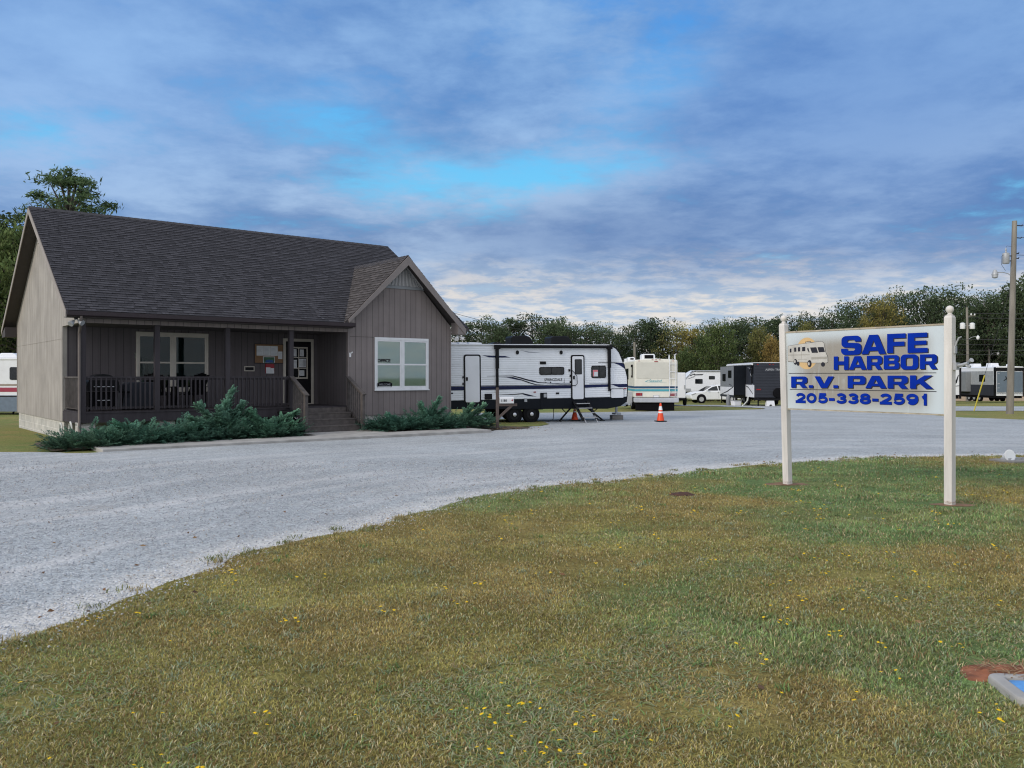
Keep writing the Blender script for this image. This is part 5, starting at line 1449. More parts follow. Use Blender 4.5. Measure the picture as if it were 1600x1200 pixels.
for s_ in (-1,1):
    b = MB(); b.prism(rrect(s_*.95-.20,.82,s_*.95+.20,1.02,.02), 'y', -.02, -.001); lb = b.build('taillight', M['bumper'], mh)
    b = MB(); b.box(s_*.95-.17,s_*.95+.08,-.028,-.0205,.845,1.0); b.box(s_*.95+.09,s_*.95+.17,-.028,-.0205,.845,1.0); b.build('lens', M['red_lens'], lb)
b = MB(); b.box(-.16,.17,-.016,-.001,.70+.05,.88); b.build('licence_plate', M['galv'], mh); 
b = MB(); b.box(-.14,.15,-.02,-.0165,.77,.86); b.build('plate_face', M['refl_white'], mh)
b = MB()
for x in (-.95,-.2,0,.2,.95): b.box(x-.05,x+.05,-.012,.0,2.78 if abs(x) > .5 else 2.845,2.81 if abs(x) > .5 else 2.875)
b.box(-.1,.1,-.03,-.001,2.74,2.78); b.build('marker_light', M['red_lens'], mh)
b = MB(); b.box(-1.16,1.0,-.10,-.06,.02,.46); b.box(-1.0,1.0,.0,8.0,.30,.73); b.build('mud_flap', M['black_matte'], mh)
for y in (2.3,6.6):
    for s_ in (-1,1): wheel(mh, s_*1.02, y, .40, .40, .26, M['galv'], s_, 6, 'x')
b = MB()
for x in (.73,1.05): b.tube([(x,-.02,.80),(x,-.09,.84),(x,-.09,2.95),(x,-.06,3.08),(x,.05,3.13),(x,.17,3.08),(x,.2,2.9)], .017, 8)
for z in (.95,1.25,1.40,1.8,2.2,2.62): b.tube([(.73,-.09,z),(1.05,-.09,z)], .014, 8)
b.build('ladder', M['rv_white2'], mh, True)
for (x0,x1,y0,z1) in ((-.55,.22,2.0,3.24),(-1.05,-.6,5.0,3.12)):
    b = MB(); b.prism([(x0,2.88),(x1,2.88),(x1,z1-.07),(x1-.06,z1),(x0+.06,z1),(x0,z1-.07)], 'y', y0, y0+1.0); a_ = b.build('air_conditioner', M['rv_white2'], mh, bevel=.03)
    b = MB(); b.box(x0+.15,x1-.1,y0-.012,y0-.001,2.97,z1-.06); b.build('grille', M['black_matte'], a_)
b = MB(); b.box(-1.1,-.65,6.3,7,2.85,3.05); b.box(.2,.6,4,4.5,2.9,3.02); b.build('roof_vent', M['rv_white2'], mh, bevel=.02)
b = MB(); b.box(-1.26,-1.2,.9,1.0,1.95,2.6); b.box(-1.31,-1.2,.85,.95,2.45,2.6); b.box(-1.29,-1.2,.88,.98,1.86,1.98); b.build('awning_arm', M['black'], mh)
b = MB(); b.prism([(-1.21,1.02),(-1.30,1.06),(-1.62,.98),(-1.68,.45),(-1.38,.32),(-1.22,.45)], 'y', 1.0, 1.03); b.build('storage_door', M['bumper'], mh)
b = MB(); b.box(-1.21,-1.2005,3.2,4.6,1.75,2.4); b.build('side_window', M['dark_glass'], mh)

# --- dark grey travel trailer with open slide-out
gt = empty('travel_trailer', (18.42,59.0,gzf(18,59)), R(-2), 'dark grey ribbed travel trailer with an open slide-out and spare tyre cover', 'travel trailer')
b = MB(); b.box(-1.22,1.22,.0,8.5,.58,3.06); b.build('body', M['grey_rib'], gt, bevel=.03)
b = MB(); ribbed(b, lambda z: -1.21, lambda z: 1.21, .60, 3.04, -.001, .11, .016); b.build('ribbed_rear', M['grey_rib'], gt)
b = MB(); b.box(-1.245,1.245,-.02,8.5,3.061,3.10); b.build('roof', M['rv_white2'], gt)
text('ASPEN TRAIL', -.46, .80, 2.52, 2.66, -.021, M['galv'], gt, bold=.015)
b = MB(); b.lathe([(.28,-.20),(.33,-.19),(.35,-.15),(.35,-.02)], 26, (.42,-.0,.93), 'y'); b.build('spare_tyre_cover', M['black_matte'], gt, True)
b = MB()
for x0,x1,z0,z1 in ((-1.08,-.78,1.14,1.22),(-1.05,-.95,2.93,2.98),(-.2,-.1,2.93,2.98),(.05,.15,2.93,2.98)): b.box(x0,x1,-.04,-.017,z0,z1)
b.build('taillight', M['red_lens'], gt)
b = MB(); b.box(-1.26,1.26,-.16,-.05,.42,.54); b.box(-.9,.9,.1,8.4,.40,.575); b.build('bumper', M['black'], gt)
for y in (2.6,3.5):
    for s_ in (-1,1): wheel(gt, s_*1.02, y, .34, .34, .22, M['galv'], s_, 6, 'x')
b = MB(); b.box(-1.255,-1.221,.03,2.38,.62,1.5); b.build('lower_panel', M['rv_white2'], gt)
b = MB(); b.prism([(.3,.9),(1.6,1.35),(2.3,1.45),(2.3,1.38),(1.6,1.28),(.3,.84)], 'x', -1.262, -1.2555); b.prism([(.6,1.5),(.9,2.2),(1.7,2.75),(1.0,2.2),(.75,1.5)], 'x', -1.235, -1.2205); b.build('swoosh', M['black_stripe'], gt)
b = MB(); b.prism([(.55,1.5),(.75,2.0),(1.2,2.35),(1.1,2.33),(.68,2.0),(.47,1.5)], 'x', -1.237, -1.2355); b.prism([(2.0,2.76),(.4,2.6),(.5,2.67)], 'x', -1.237, -1.2355); b.build('swoosh', M['rv_white2'], gt)
b = MB(); b.tube([(-1.33,.15,2.98),(-1.33,8.2,2.98)], .07, 10); aw = b.build('awning', M['rv_white2'], gt, True)
for y in (.45,7.6):
    b = MB(); b.bar((-1.30,y,2.95),(-1.29,y,1.6),.05,.07); b.bar((-1.31,y+.02,2.9),(-1.36,y+.3,2.5),.05,.05); b.build('awning_arm', M['black'], aw)
b = MB(); b.box(-1.25,-1.20,.25,.65,2.30,2.98); b.build('speaker', M['black'], gt)
b = MB(); b.box(-2.13,-1.221,2.42,6.8,.72,2.84); sl = b.build('slide_out', M['rv_black'], gt, bevel=.02)
b = MB(); b.box(-2.16,-2.131,2.40,6.82,1.32,2.86); b.build('slide_fascia', M['mid_grey'], sl)
b = MB(); b.box(-2.165,-2.131,2.40,6.82,.72,1.315); b.build('slide_lower_panel', M['rv_white2'], sl)
b = MB(); b.box(-2.17,-2.131,2.40,6.82,.55,.715); b.build('slide_skirt', M['grey_rib'], sl)
for y0,z0,z1 in ((2.95,2.0,2.55),(4.9,1.75,2.3)):
    b = MB(); b.box(-2.20,-2.1605,y0,y0+1.0,z0,z1); b.build('window', M['dark_glass'], sl)
b = MB(); b.prism([(2.45,1.35),(4.4,1.0),(6.4,.74),(6.4,.70),(4.3,.93),(2.45,1.28)], 'x', -2.175, -2.1655); b.prism([(2.5,1.35),(3.6,1.55),(3.7,1.5)], 'x', -2.168, -2.1605); b.build('swoosh', M['black_stripe'], sl)
b = MB(); b.bar((-2.1,2.5,.72),(-2.1,2.5,.0),.07,.07); b.bar((-1.7,2.5,.72),(-1.3,2.5,.1),.05,.05); b.bar((-2.1,6.6,.72),(-2.1,6.6,.0),.07,.07); b.bar((-.9,.2,.5),(-.9,.2,0),.08,.08); b.bar((.9,.2,.5),(.9,.2,0),.08,.08); b.build('support_leg', M['black'], gt)
b = MB(); b.tube([(-1.26,1.6,.6),(-1.4,1.2,.35),(-1.75,.9,.05),(-1.9,.6,.04)], .05, 8); b.build('drain_hose', M['hose'], gt, True)
# clutter at its feet
def G2W(x, y): 
    a = R(-2); return (18.42+x*math.cos(a)-y*math.sin(a), 59.+x*math.sin(a)+y*math.cos(a))
x, y = G2W(-2.55,2.3); t = empty('gas_cylinder', (x,y,gzf(x,y)), 0, 'grey gas cylinder standing at the foot of the open slide-out', 'gas cylinder')
b = MB(); b.lathe([(.13,0),(.15,.03),(.15,.62),(.12,.72),(.05,.76)], 16); b.build('tank', M['mid_grey'], t, True); b = MB(); b.lathe([(.08,.74),(.085,.86)], 12); b.build('collar', M['galv'], t)
x, y = G2W(-2.05,2.0); t = empty('plastic_tote', (x,y,gzf(x,y)), .3, 'white plastic tote under the corner of the open slide-out', 'tote')
b = MB(); b.prism([(-.26,0),(.26,0),(.32,.34),(-.32,.34)], 'y', -.25, .25); b.build('tub', M['rv_white2'], t, bevel=.02); b = MB(); b.box(-.34,.34,-.27,.27,.342,.38); b.build('lid', M['galv'], t)
x, y = G2W(-.15,-.1); t = empty('step_box', (x,y,gzf(x,y)), 0, 'white step box under the rear bumper of the dark grey trailer', 'step box')
b = MB(); b.prism([(-.30,0),(-.12,0),(-.06,.12),(.06,.12),(.12,0),(.30,0),(.24,.38),(-.24,.38)], 'y', -.2, .2); b.build('step_body', M['rv_white2'], t, bevel=.015)
b = MB(); b.box(-.25,.25,-.21,.21,.381,.40); b.build('tread', M['galv'], t)

# --- white car
car = empty('parked_car', (18.2,75.,gzf(18,75)), R(4), 'white crossover car parked between the trailers with alloy wheels', 'car')
lower = [(-2.38,.42),(-2.40,.70),(-2.30,.88),(-1.95,.98),(-1.35,1.06),(-.6,1.10),(1.5,1.14),(2.1,1.12),(2.34,.95),(2.38,.55),(2.30,.32),(-2.2,.30)]
b = MB(); b.prism(lower, 'y', -.92, .92); body = b.build('body', M['car_white'], car, bevel=.09)
roofp = [(-1.25,1.05),(-.45,1.50),(.1,1.63),(.9,1.66),(1.6,1.58),(2.05,1.35),(2.15,1.10)]
n = len(roofp)
vs = [(x, -.88+(.22*(z-1.05)/.6), z) for x,z in roofp]+[(x, .88-(.22*(z-1.05)/.6), z) for x,z in roofp]
b = MB(); b.add(vs, [tuple(range(n)), tuple(range(2*n-1,n-1,-1))]+[(i,i+1,i+1+n,i+n) for i in range(n-1)]+[(0,n,2*n-1,n-1)]); b.build('cabin', M['car_white'], car, bevel=.04)
for s_ in (-1,1):
    b = MB()
    def gy(z): return s_*(.89-.22*(z-1.05)/.6+.004)
    for P in ([(-.98,1.13),(-.40,1.44),(.02,1.54),(.12,1.13)], [(.20,1.13),(.14,1.55),(.9,1.58),(1.0,1.14)], [(1.08,1.14),(1.0,1.57),(1.5,1.50),(1.85,1.25),(1.85,1.15)]):
        b.add([(x,gy(z),z) for x,z in P], [tuple(range(len(P)))])
    b.build('side_window', M['dark_glass'], car)
    b = MB()
    for x in (.16,1.04): b.box(x-.008,x+.008,s_*.925-.004,s_*.925+.004,.45,1.10)
    b.box(.05,.14,s_*.92-.02,s_*.92+.02,.93,.97); b.box(.9,1.0,s_*.92-.02,s_*.92+.02,.95,.99); b.build('door_seam', M['mid_grey'], car)
    b = MB(); b.box(-1.0,-.85,s_*1.0-.10,s_*1.0+.10,1.10,1.22); b.build('mirror', M['car_white'], car, bevel=.03)
    b = MB(); b.prism([(-2.36,.78),(-1.95,.92),(-1.9,.84),(-2.3,.70)], 'y', s_*.90-.03, s_*.90+.035); b.build('headlight', M['galv'], car)
    for x in (-1.42,1.42):
        b = MB(); b.prism(circ(x,.40,.43,22), 'y', s_*.915-.02, s_*.915+.012); b.build('wheel_arch', M['black_matte'], car)
        wheel(car, x, s_*.86, .365, .365, .20, M['alloy'], s_, 6)
b = MB(); b.add([(-1.22,-.80,1.08),(-1.22,.80,1.08),(-.46,.66,1.505),(-.46,-.66,1.505)], [(0,1,2,3)]); b.build('windscreen', M['dark_glass'], car, loc=(-.012,0,.012))

# --- white trailer behind the car
wt = empty('travel_trailer', (19.6,78.,gzf(19,78)), 0, 'white travel trailer with black nose flashes behind the white car', 'travel trailer')
def w2(zx, zy): return ((1055+zx/9.41-800)*.06-19.6, 1.7-(540+zy/9.41-588)*.06+.767)
wn_ = [w2(*p) for p in ((130,680),(95,600),(110,555),(140,500),(190,445),(245,395),(300,365))]
b = MB(); b.prism(wn_+[(4.5,wn_[-1][1]),(4.5,wn_[0][1])], 'y', 0, 2.4); b.build('body', M['rv_white2'], wt, bevel=.05)
b = MB()
for a, c in zip(wn_, wn_[1:]): b.bar((a[0],-.03,a[1]),(c[0],-.03,c[1]),.05,.05,(0,1,0))
b.build('nose_trim', M['galv'], wt)
b = MB()
for P in ([(210,405),(250,375),(310,372),(305,385),(260,390)], [(265,425),(420,420),(395,438),(280,440)], [(215,440),(290,410),(285,422),(225,450)], [(225,470),(275,455),(295,455),(270,468)], [(180,490),(240,470),(245,475),(200,490)]): b.sheet([w2(*p) for p in P], 'y', -.006)
b.build('nose_flash', M['black_stripe'], wt)
for P in ((293,492,402,562),(495,448,582,498)):
    a = w2(P[0],P[3]); c = w2(P[2],P[1]); b = MB(); b.prism(rrect(a[0],a[1],c[0],c[1],.06), 'y', -.02, -.001); w = b.build('window', M['black'], wt)
    b = MB(); b.prism(rrect(a[0]+.05,a[1]+.05,c[0]-.05,c[1]-.05,.04), 'y', -.024, -.0205); b.build('pane', M['dark_glass'], w)
a = w2(140,672); c = w2(232,632); b = MB(); b.prism(rrect(a[0],a[1],c[0],c[1],.05), 'y', -.012, -.001); b.build('storage_hatch', M['galv'], wt)
b = MB(); b.tube([(*[w2(310,375)[0]], -.06, w2(310,375)[1]),(4.4,-.06,w2(310,375)[1])], .06, 8); b.build('awning', M['galv'], wt)
b = MB(); b.box(-3,4.4,.1,2.3,.62,.98); b.build('underframe', M['black_matte'], wt)
for x in (1.2,2.1): wheel(wt, x, .1, .36, .36, .22, M['galv'], -1)

# --- small white cargo trailer beside the motorhome
ct = empty('cargo_trailer', (11.6,60.,gzf(11,60)), R(-2), 'plain white cargo trailer partly hidden behind the cream motorhome', 'cargo trailer')
b = MB(); b.box(-1.1,.93,0,3.6,.55,2.40); b.build('body', M['rv_white2'], ct, bevel=.06)
b = MB(); b.box(-1.12,.95,-.03,.0,.42,.56); b.box(-.9,.8,.1,3.4,.38,.54); b.build('underframe', M['black_matte'], ct)
b = MB(); b.box(.80,.90,-.03,-.002,1.2,1.5); b.box(-.05,0.0,-.02,-.002,.6,2.3); b.build('door_hardware', M['galv'], ct)
for s_ in (-1,1): wheel(ct, s_*.98-.08+ .12*(s_>0), 1.0, .34, .34, .2, M['galv'], s_, 6, 'x')

# --- toy hauler with ramp door
xl = empty('toy_hauler', (47.25,79.,gzf(47,79)), R(-2), 'tall grey and white toy hauler trailer with a blue grey ramp door', 'toy hauler')
b = MB(); b.box(-1.28,1.28,0,11,.62,3.30); b.build('body', M['rv_white2'], xl, bevel=.03)
b = MB(); b.prism([(-1.31,3.301),(1.31,3.301),(1.2,3.40),(.0,3.46),(-1.2,3.40)], 'y', -.06, 11); b.build('roof', M['rv_white2'], xl, bevel=.02)
b = MB(); b.box(-1.29,-1.2805,.0,11,.62,1.66); b.build('lower_side', M['grey_rib'], xl)
b = MB(); b.box(-1.285,-1.2805,.45,11,1.665,2.98); b.build('upper_side', M['galv'], xl)
b = MB(); b.box(-1.33,-1.27,-.04,.30,.55,3.35); b.box(1.22,1.31,-.05,.05,.55,3.35); b.box(-1.27,1.22,-.04,-.001,2.98,3.30); b.build('corner_trim', M['black'], xl)
b = MB(); b.box(-1.18,1.18,-.05,-.001,.95,2.92); rd = b.build('ramp_door', M['blue_grey'], xl, bevel=.01)
text('XLR', -.62, .42, 2.05, 2.48, -.053, M['black'], rd, bold=.03, shear=.4)
b = MB()
for k in range(11): b.box(-1.18+k*.22,-1.05+k*.22,-.07,-.0505,.82,.98)
for z in (1.35,1.75,2.7): b.box(-1.15,-.95,-.07,-.0505,z,z+.06)
for x in (-1.0,-.3,.4,1.0): b.box(x,x+.12,-.06,-.051,2.93,2.99)
b.build('hinge', M['galv'], rd)
b = MB(); b.box(-1.275,-1.2845+.0,1.6,2.5,0,0.001); 
b = MB(); b.box(-1.30,-1.2855,1.9,3.0,1.95,2.65); b.build('window', M['dark_glass'], xl)
b = MB(); b.box(-1.75,-1.286,4.6,7.2,.95,2.9); b.build('slide_out', M['mid_grey'], xl, bevel=.02)
b = MB(); b.box(-1.2,1.2,.1,10.8,.40,.615); b.build('underframe', M['black_matte'], xl)
for y in (3.2,4.2,5.2):
    for s_ in (-1,1): wheel(xl, s_*1.08, y, .38, .38, .24, M['galv'], s_, 6, 'x')
for (x0,y0,w_,l_,h_) in ((-.6,2.2,.8,.9,.34),(-.3,6.0,.8,.9,.34),(.5,1.0,.5,.6,.22),(-1.15,.5,.5,.5,.10)):
    b = MB(); b.prism([(x0,3.40),(x0+w_,3.40),(x0+w_-.05,3.43+h_),(x0+.05,3.43+h_)], 'y', y0, y0+l_); b.build('roof_unit', M['rv_white2'], xl, bevel=.03)
# second hauler nose further right, mostly out of the picture: only what shows
# --- white trailer beyond the sign
bt = empty('travel_trailer', (35.4,72.,gzf(35,72)), 0, 'white trailer with a black swoosh showing just right of the sign', 'travel trailer')
b = MB(); b.box(-4.,3.44,0,2.4,.62,3.12); b.build('body', M['rv_white2'], bt, bevel=.04)
b = MB(); b.box(3.30,3.47,-.03,.06,.40,3.10); b.box(-4,3.46,-.012,-.001,3.02,3.10); b.box(-4,3.3,-.01,-.001,.62,.74); b.build('corner_trim', M['black'], bt)
b = MB(); b.prism([(2.5,1.55),(2.9,1.75),(3.2,2.45),(3.25,2.45),(3.1,1.8),(2.75,1.5)], 'y', -.02, -.0125); b.prism([(2.4,1.48),(3.3,1.55),(3.3,1.50),(2.4,1.42)], 'y', -.02, -.0125); b.build('swoosh', M['black_stripe'], bt)
b = MB(); b.box(-3.8,3.3,.1,2.3,.40,.615); b.build('underframe', M['black_matte'], bt)
for x in (1.2,2.1): wheel(bt, x, .12, .36, .36, .22, M['galv'], -1)
b = MB(); b.box(2.9,3.3,.2,.6,3.13,3.4); b.tube([(3.3,-.05,3.1),(3.5,-.1,3.2)], .07, 8); b.build('roof_unit', M['rv_white2'], bt)

# --- motorhome at the left edge
lm = empty('motorhome', (-29.,41.,gzf(-29,41)-.03), 0, 'white motorhome with tan and red stripes at the left edge behind the office', 'motorhome')
b = MB(); b.prism([(-6,.55),(6.5,.55),(6.5,2.62),(6.35,2.78),(-6,2.78)], 'y', 0, 2.45); b.build('body', M['rv_white2'], lm, bevel=.08)
b = MB(); b.box(-6,6.5,-.012,-.001,1.42,1.52); b.build('stripe', mat('tan_stripe', (.30,.25,.21), .5), lm)
b = MB(); b.box(-6,6.5,-.014,-.001,1.13,1.34); b.build('stripe', mat('red_stripe', (.30,.03,.06), .5), lm)
b = MB(); b.box(-6,6.5,-.016,-.001,.16,.96); b.build('skirt', mat('slate_skirt', (.13,.17,.22), .5, var=.15), lm)
b = MB(); b.box(-6,6.5,-.02,-.0165,.88,.93); b.build('moulding', M['black'], lm)
b = MB(); b.prism(rrect(4.25,1.72,5.3,2.35,.08), 'y', -.02, -.001); b.build('window', M['dark_glass'], lm)
b = MB(); b.prism(rrect(-1.,1.72,1.4,2.35,.08), 'y', -.02, -.001); b.build('window', M['dark_glass'], lm)
b = MB(); b.box(-6,6.4,-.04,2.4,2.70,2.80); b.build('roof', M['rv_white2'], lm, bevel=.03)
b = MB(); b.prism([(3.3,2.80),(4.3,2.80),(4.2,2.97),(4.0,3.06),(3.4,3.06)], 'y', .6, 1.3); b.build('air_conditioner', M['rv_white2'], lm, bevel=.05)
b = MB(); b.box(4.55,5.0,.7,1.2,2.80,3.05); b.build('roof_vent', M['rv_white2'], lm, bevel=.04)
for x in (-3.5,3.2): wheel(lm, x, .14, .40, .40, .26, M['galv'], -1)
b = MB(); b.bar((4.7,.1,.6),(4.3,.1,.0),.06,.06); b.box(-5.8,6.3,.2,2.3,.2,.54); b.build('underframe', M['black_matte'], lm)

# --- tan low building behind the toy hauler
tb = empty('shed', (54.,100.,gzf(54,100)), 0, 'low tan building with flat roof far behind the grey toy hauler', 'building')
b = MB(); b.box(-3,8,0,6,0,3.3); b.build('wall', M['tan'], tb); b = MB(); b.box(-3.2,8.2,-.3,6.3,3.301,3.6); b.build('roof', mat('tan_roof', (.40,.30,.22), .8), tb)
b = MB(); b.box(1,2,-.02,-.001,.1,2.1); b.build('door', M['mid_grey'], tb)

# ------------------------------------------------------------------ poles and wires
def sag(p, q, s, n=14):
    p = Vector(p); q = Vector(q)
    return [p.lerp(q, k/n)-Vector((0,0,s*4*(k/n)*(1-k/n))) for k in range(n+1)]
P0 = Vector((25.13,42.,gzf(25,42)))
up = empty('utility_pole', P0, 0, 'tall weathered wooden utility pole with transformer and lamp on the right', 'utility pole')
b = MB(); lean = .24
b.tube([(0,0,-.3),(.0,0,.0),(lean*.3,0,3.),(lean*.65,0,6.5),(lean,0,9.72)], [.185,.175,.155,.135,.115], 14); b.build('pole', M['pole'], up, True)
b = MB(); cx = lean*.8-.42
b.lathe([(.15,7.55),(.165,7.57),(.165,8.02),(.16,8.08),(.08,8.11)], 18, (cx,-.05,0)); tf = b.build('transformer', M['galv'], up, True)
b = MB(); b.lathe([(.03,8.11),(.045,8.16),(.03,8.2),(.045,8.24),(.02,8.36)], 10, (cx,-.05,0)); b.build('bushing', M['galv'], tf, True)
b = MB(); b.bar((cx+.1,-.02,7.95),(lean*.8,0,7.95),.05,.05); b.bar((cx+.1,-.02,7.7),(lean*.8,0,7.7),.05,.05); b.tube([(cx,-.05,8.35),(cx+.05,-.05,8.45),(lean*.85,0,8.4),(lean*.9,0,8.6)], .008, 5); b.tube([(cx-.15,-.1,8.0),(cx-.27,-.1,7.9),(cx-.25,-.1,7.5),(cx-.05,-.1,7.2)], .01, 5); b.build('bracket', M['wire'], tf)
b = MB(); b.tube([(lean*.7,-.02,6.85),(lean*.7-.25,-.02,7.05),(lean*.7-.5,-.02,7.12),(lean*.7-.85,-.02,7.12)], .022, 8); la = b.build('lamp_arm', M['galv'], up, True)
b = MB(); b.lathe([(.05,7.26),(.10,7.18),(.15,7.05),(.155,7.0)], 16, (lean*.7-.93,-.02,0)); b.lathe([(.145,7.0),(.135,6.86),(.05,6.82)], 16, (lean*.7-.93,-.02,0)); b.build('lamp', M['galv'], la, True)
b = MB()
for z, l in ((9.5,.28),(8.88,.22),(8.1,.1),(7.85,.1)): b.tube([(lean,0,z),(lean+.1+l,0,z-.03),(lean+.12+l,0,z+.03)], .025, 6)
b.build('insulator', M['black'], up)
def wire(name, pts, r, label, group='overhead wires'):
    b = MB(); b.tube(pts, r, 5); o = b.build(name, M['wire'], None); return tag(o, label, 'cable', group)
top = P0+Vector((lean,0,9.5))
wire('power_line', sag(top+Vector((.35,0,0)), (60,30,11), .8), .013, 'topmost overhead wire running right from the tall pole')
wire('power_line', sag(top+Vector((.35,0,-.62)), (60,30,10.2), .8), .013, 'second overhead wire running right from the tall pole')
wire('power_line', sag(top+Vector((.1,0,-1.5)), (60,31,8.4), .9), .013, 'lowest overhead wire running right from the tall pole')
g = empty('guy_wire', P0, 0, 'slanting guy wire with yellow guard anchored left of the tall pole', 'guy wire')
A = Vector((26.05,46.9,gzf(26,47)))-P0; Tp = Vector((lean*.68,0,6.75))
A = Vector((-1.95,-.9,-.02)) if False else A
b = MB(); b.tube([A, Tp], .012, 6); b.build('cable', M['wire'], g)
b = MB(); b.tube([A, A+(Tp-A)*.29], .035, 8); b.build('guard', M['yellow'], g)

def pole2(x, y, h, label, cans, lamp):
    z0 = gzf(x,y); t = empty('utility_pole', (x,y,z0), 0, label, 'utility pole')
    b = MB(); b.tube([(0,0,-.3),(.03,0,h*.5),(-.05,0,h)], [.18,.15,.12], 10); b.build('pole', M['pole'], t, True)
    if cans:
        for s_ in (-1,1):
            b = MB(); b.lathe([(.26,cans-.35),(.28,cans-.3),(.28,cans+.28),(.1,cans+.36)], 14, (s_*.55,0,0)); b.bar((s_*.3,0,cans),(0,0,cans),.06,.06); b.build('transformer', M['refl_white'], t, True)
        b = MB(); b.bar((0,-.05,h-1.0),(.85,-.05,h-.95),.08,.08); b.build('cross_arm', M['pole'], t)
        for x_ in (.4,.8):
            b = MB(); b.lathe([(.06,h-.9),(.09,h-.8),(.05,h-.66)], 8, (x_,-.05,0)); b.build('insulator', M['refl_white'], t)
    if lamp:
        b = MB(); b.tube([(0,0,lamp-.3),(.5,0,lamp),(1.1,0,lamp+.1)], .03, 6); a_ = b.build('lamp_arm', M['galv'], t, True)
        b = MB(); b.lathe([(.05,lamp+.2),(.17,lamp+.05),(.18,lamp-.1),(.08,lamp-.3)], 12, (1.2,0,0)); b.build('lamp', M['refl_white'], a_, True)
    return t
pole2(52.,95.,10.7,'distant wooden pole with two white transformers and a lamp right of the sign', 8.6, 7.3)
pole2(66.,115.,6.7,'short distant pole with a small white lamp above the toy hauler roof', 0, 6.2)
pole2(13.0,88.,6.3,'plain distant pole rising behind the cream motorhome', 0, 0)
for k, (z, x0) in enumerate(((8.9,52),(8.4,52),(6.2,52),(5.6,52),(5.0,52),(4.5,52))):
    wire('power_line', sag((x0-(14 if k > 1 else 0),95+.2*k,z), (86,88,z+(.35 if k < 2 else -.1)), .4), .022, ['upper','second','third','fourth','fifth','lowest'][k]+' faint wire across the dark trees at the right')
wire('power_line', sag((-5,62,6.6),(13,88,4.9),.5), .016, 'faint wire sloping across the trees above the striped trailer')
SUN_E = 2.1; BACK_SKY = (1.0,1.04,1.14); ZEN_SKY = (.86,.91,1.04)

# ------------------------------------------------------------------ trees
M['leaf'] = {}
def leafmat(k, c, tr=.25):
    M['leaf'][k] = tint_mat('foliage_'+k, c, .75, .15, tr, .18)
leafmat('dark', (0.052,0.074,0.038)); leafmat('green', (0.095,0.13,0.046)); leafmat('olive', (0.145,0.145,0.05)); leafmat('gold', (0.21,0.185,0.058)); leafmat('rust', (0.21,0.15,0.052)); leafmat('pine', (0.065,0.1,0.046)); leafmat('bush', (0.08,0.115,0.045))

def tree_parts(seed, H, W, base, kind, nleaf, lsize, nclump):
    """trunk + limbs and a crown of separate leaf cards grouped in clumps round the limb ends"""
    rng = np.random.RandomState(seed); wood = MB()
    bend = rng.uniform(-.04,.04,2)*H
    tp = lambda f: np.array([bend[0]*f*f, bend[1]*f*f, H*.93*f])
    r0 = .018*H+.05
    wood.tube([tp(f) for f in (0,.2,.4,.6,.8,1)], [r0*1.15,r0*.9,r0*.75,r0*.55,r0*.35,r0*.12], 8)
    ctr = []
    for i in range(nclump):
        g = (i+rng.rand())/nclump
        f = base+(1-base)*g
        if kind == 'pine': prof = (math.sin(math.pi*min(1,(g*.80+.20)))**.6)*(1.0 if g < .8 else .8)
        elif kind == 'dense': prof = math.sqrt(max(0, 1-(g*1.0)**2.6))*.98+.05
        else: prof = math.sin(math.pi*(g*.82+.12))**.75
        a = i*2.399+rng.uniform(-.6,.6); rad = W/2*prof*rng.uniform(.35,1.0)**.7
        s = tp(max(f-.12, .05)); e = np.array([s[0]+rad*math.cos(a), s[1]+rad*math.sin(a), H*f*.97+rng.uniform(-.03,.05)*H])
        if i % 2 == 0 or kind == 'pine':
            mid = (s+e)/2+np.array([0,0,-.03*H if kind != 'pine' else .01*H])
            wood.tube([s, mid, e], [r0*.34,r0*.2,r0*.06], 5)
        k = rng.uniform(.10,.19)*W*(1 if kind != 'pine' else .72)
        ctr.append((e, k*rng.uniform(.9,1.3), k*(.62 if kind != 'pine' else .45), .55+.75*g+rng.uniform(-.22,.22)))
        if rng.rand() < .55 and kind != 'pine':
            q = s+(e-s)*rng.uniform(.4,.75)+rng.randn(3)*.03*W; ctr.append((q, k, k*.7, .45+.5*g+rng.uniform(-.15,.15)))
    m = max(1, nleaf//len(ctr)); V = []; C = []
    for (e, rx, rz, br) in ctr:
        d = rng.randn(m,3); d /= np.linalg.norm(d, axis=1)[:,None]
        p = e+d*np.array([rx,rx,rz])*(rng.rand(m,1)**.42)*(1 if kind != 'pine' else rng.uniform(.5,1.5,(m,1)))
        n = rng.randn(m,3)+np.array([0,0,.5]); n /= np.linalg.norm(n, axis=1)[:,None]
        t = np.cross(n, rng.randn(m,3)); t /= np.linalg.norm(t, axis=1)[:,None]; b = np.cross(n, t)
        s = lsize*rng.uniform(.55,1.25,(m,1)); asp = .5 if kind != 'pine' else .22
        s2 = s*asp; 
        V.append(np.stack([p-t*s, p-b*s2+t*s*.1, p+t*s, p+b*s2+t*s*.1], 1).reshape(-1,3))
        c = br*rng.uniform(.65,1.35,(m,1))*(.8+.35*((p[:,2:3]-e[2])/rz*.5+.5))  # light tops and shaded undersides of each clump painted into the tint
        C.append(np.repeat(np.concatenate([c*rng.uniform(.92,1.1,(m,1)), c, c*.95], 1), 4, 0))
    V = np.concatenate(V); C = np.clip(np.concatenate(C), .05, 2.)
    F = np.arange(len(V)).reshape(-1,4)
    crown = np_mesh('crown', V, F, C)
    tm = bpy.data.meshes.new('trunk'); tm.from_pydata(wood.v, [], wood.f); tm.update(); tm.shade_smooth(); tm.materials.append(M['bark'])
    return tm, crown
PROTO = {}
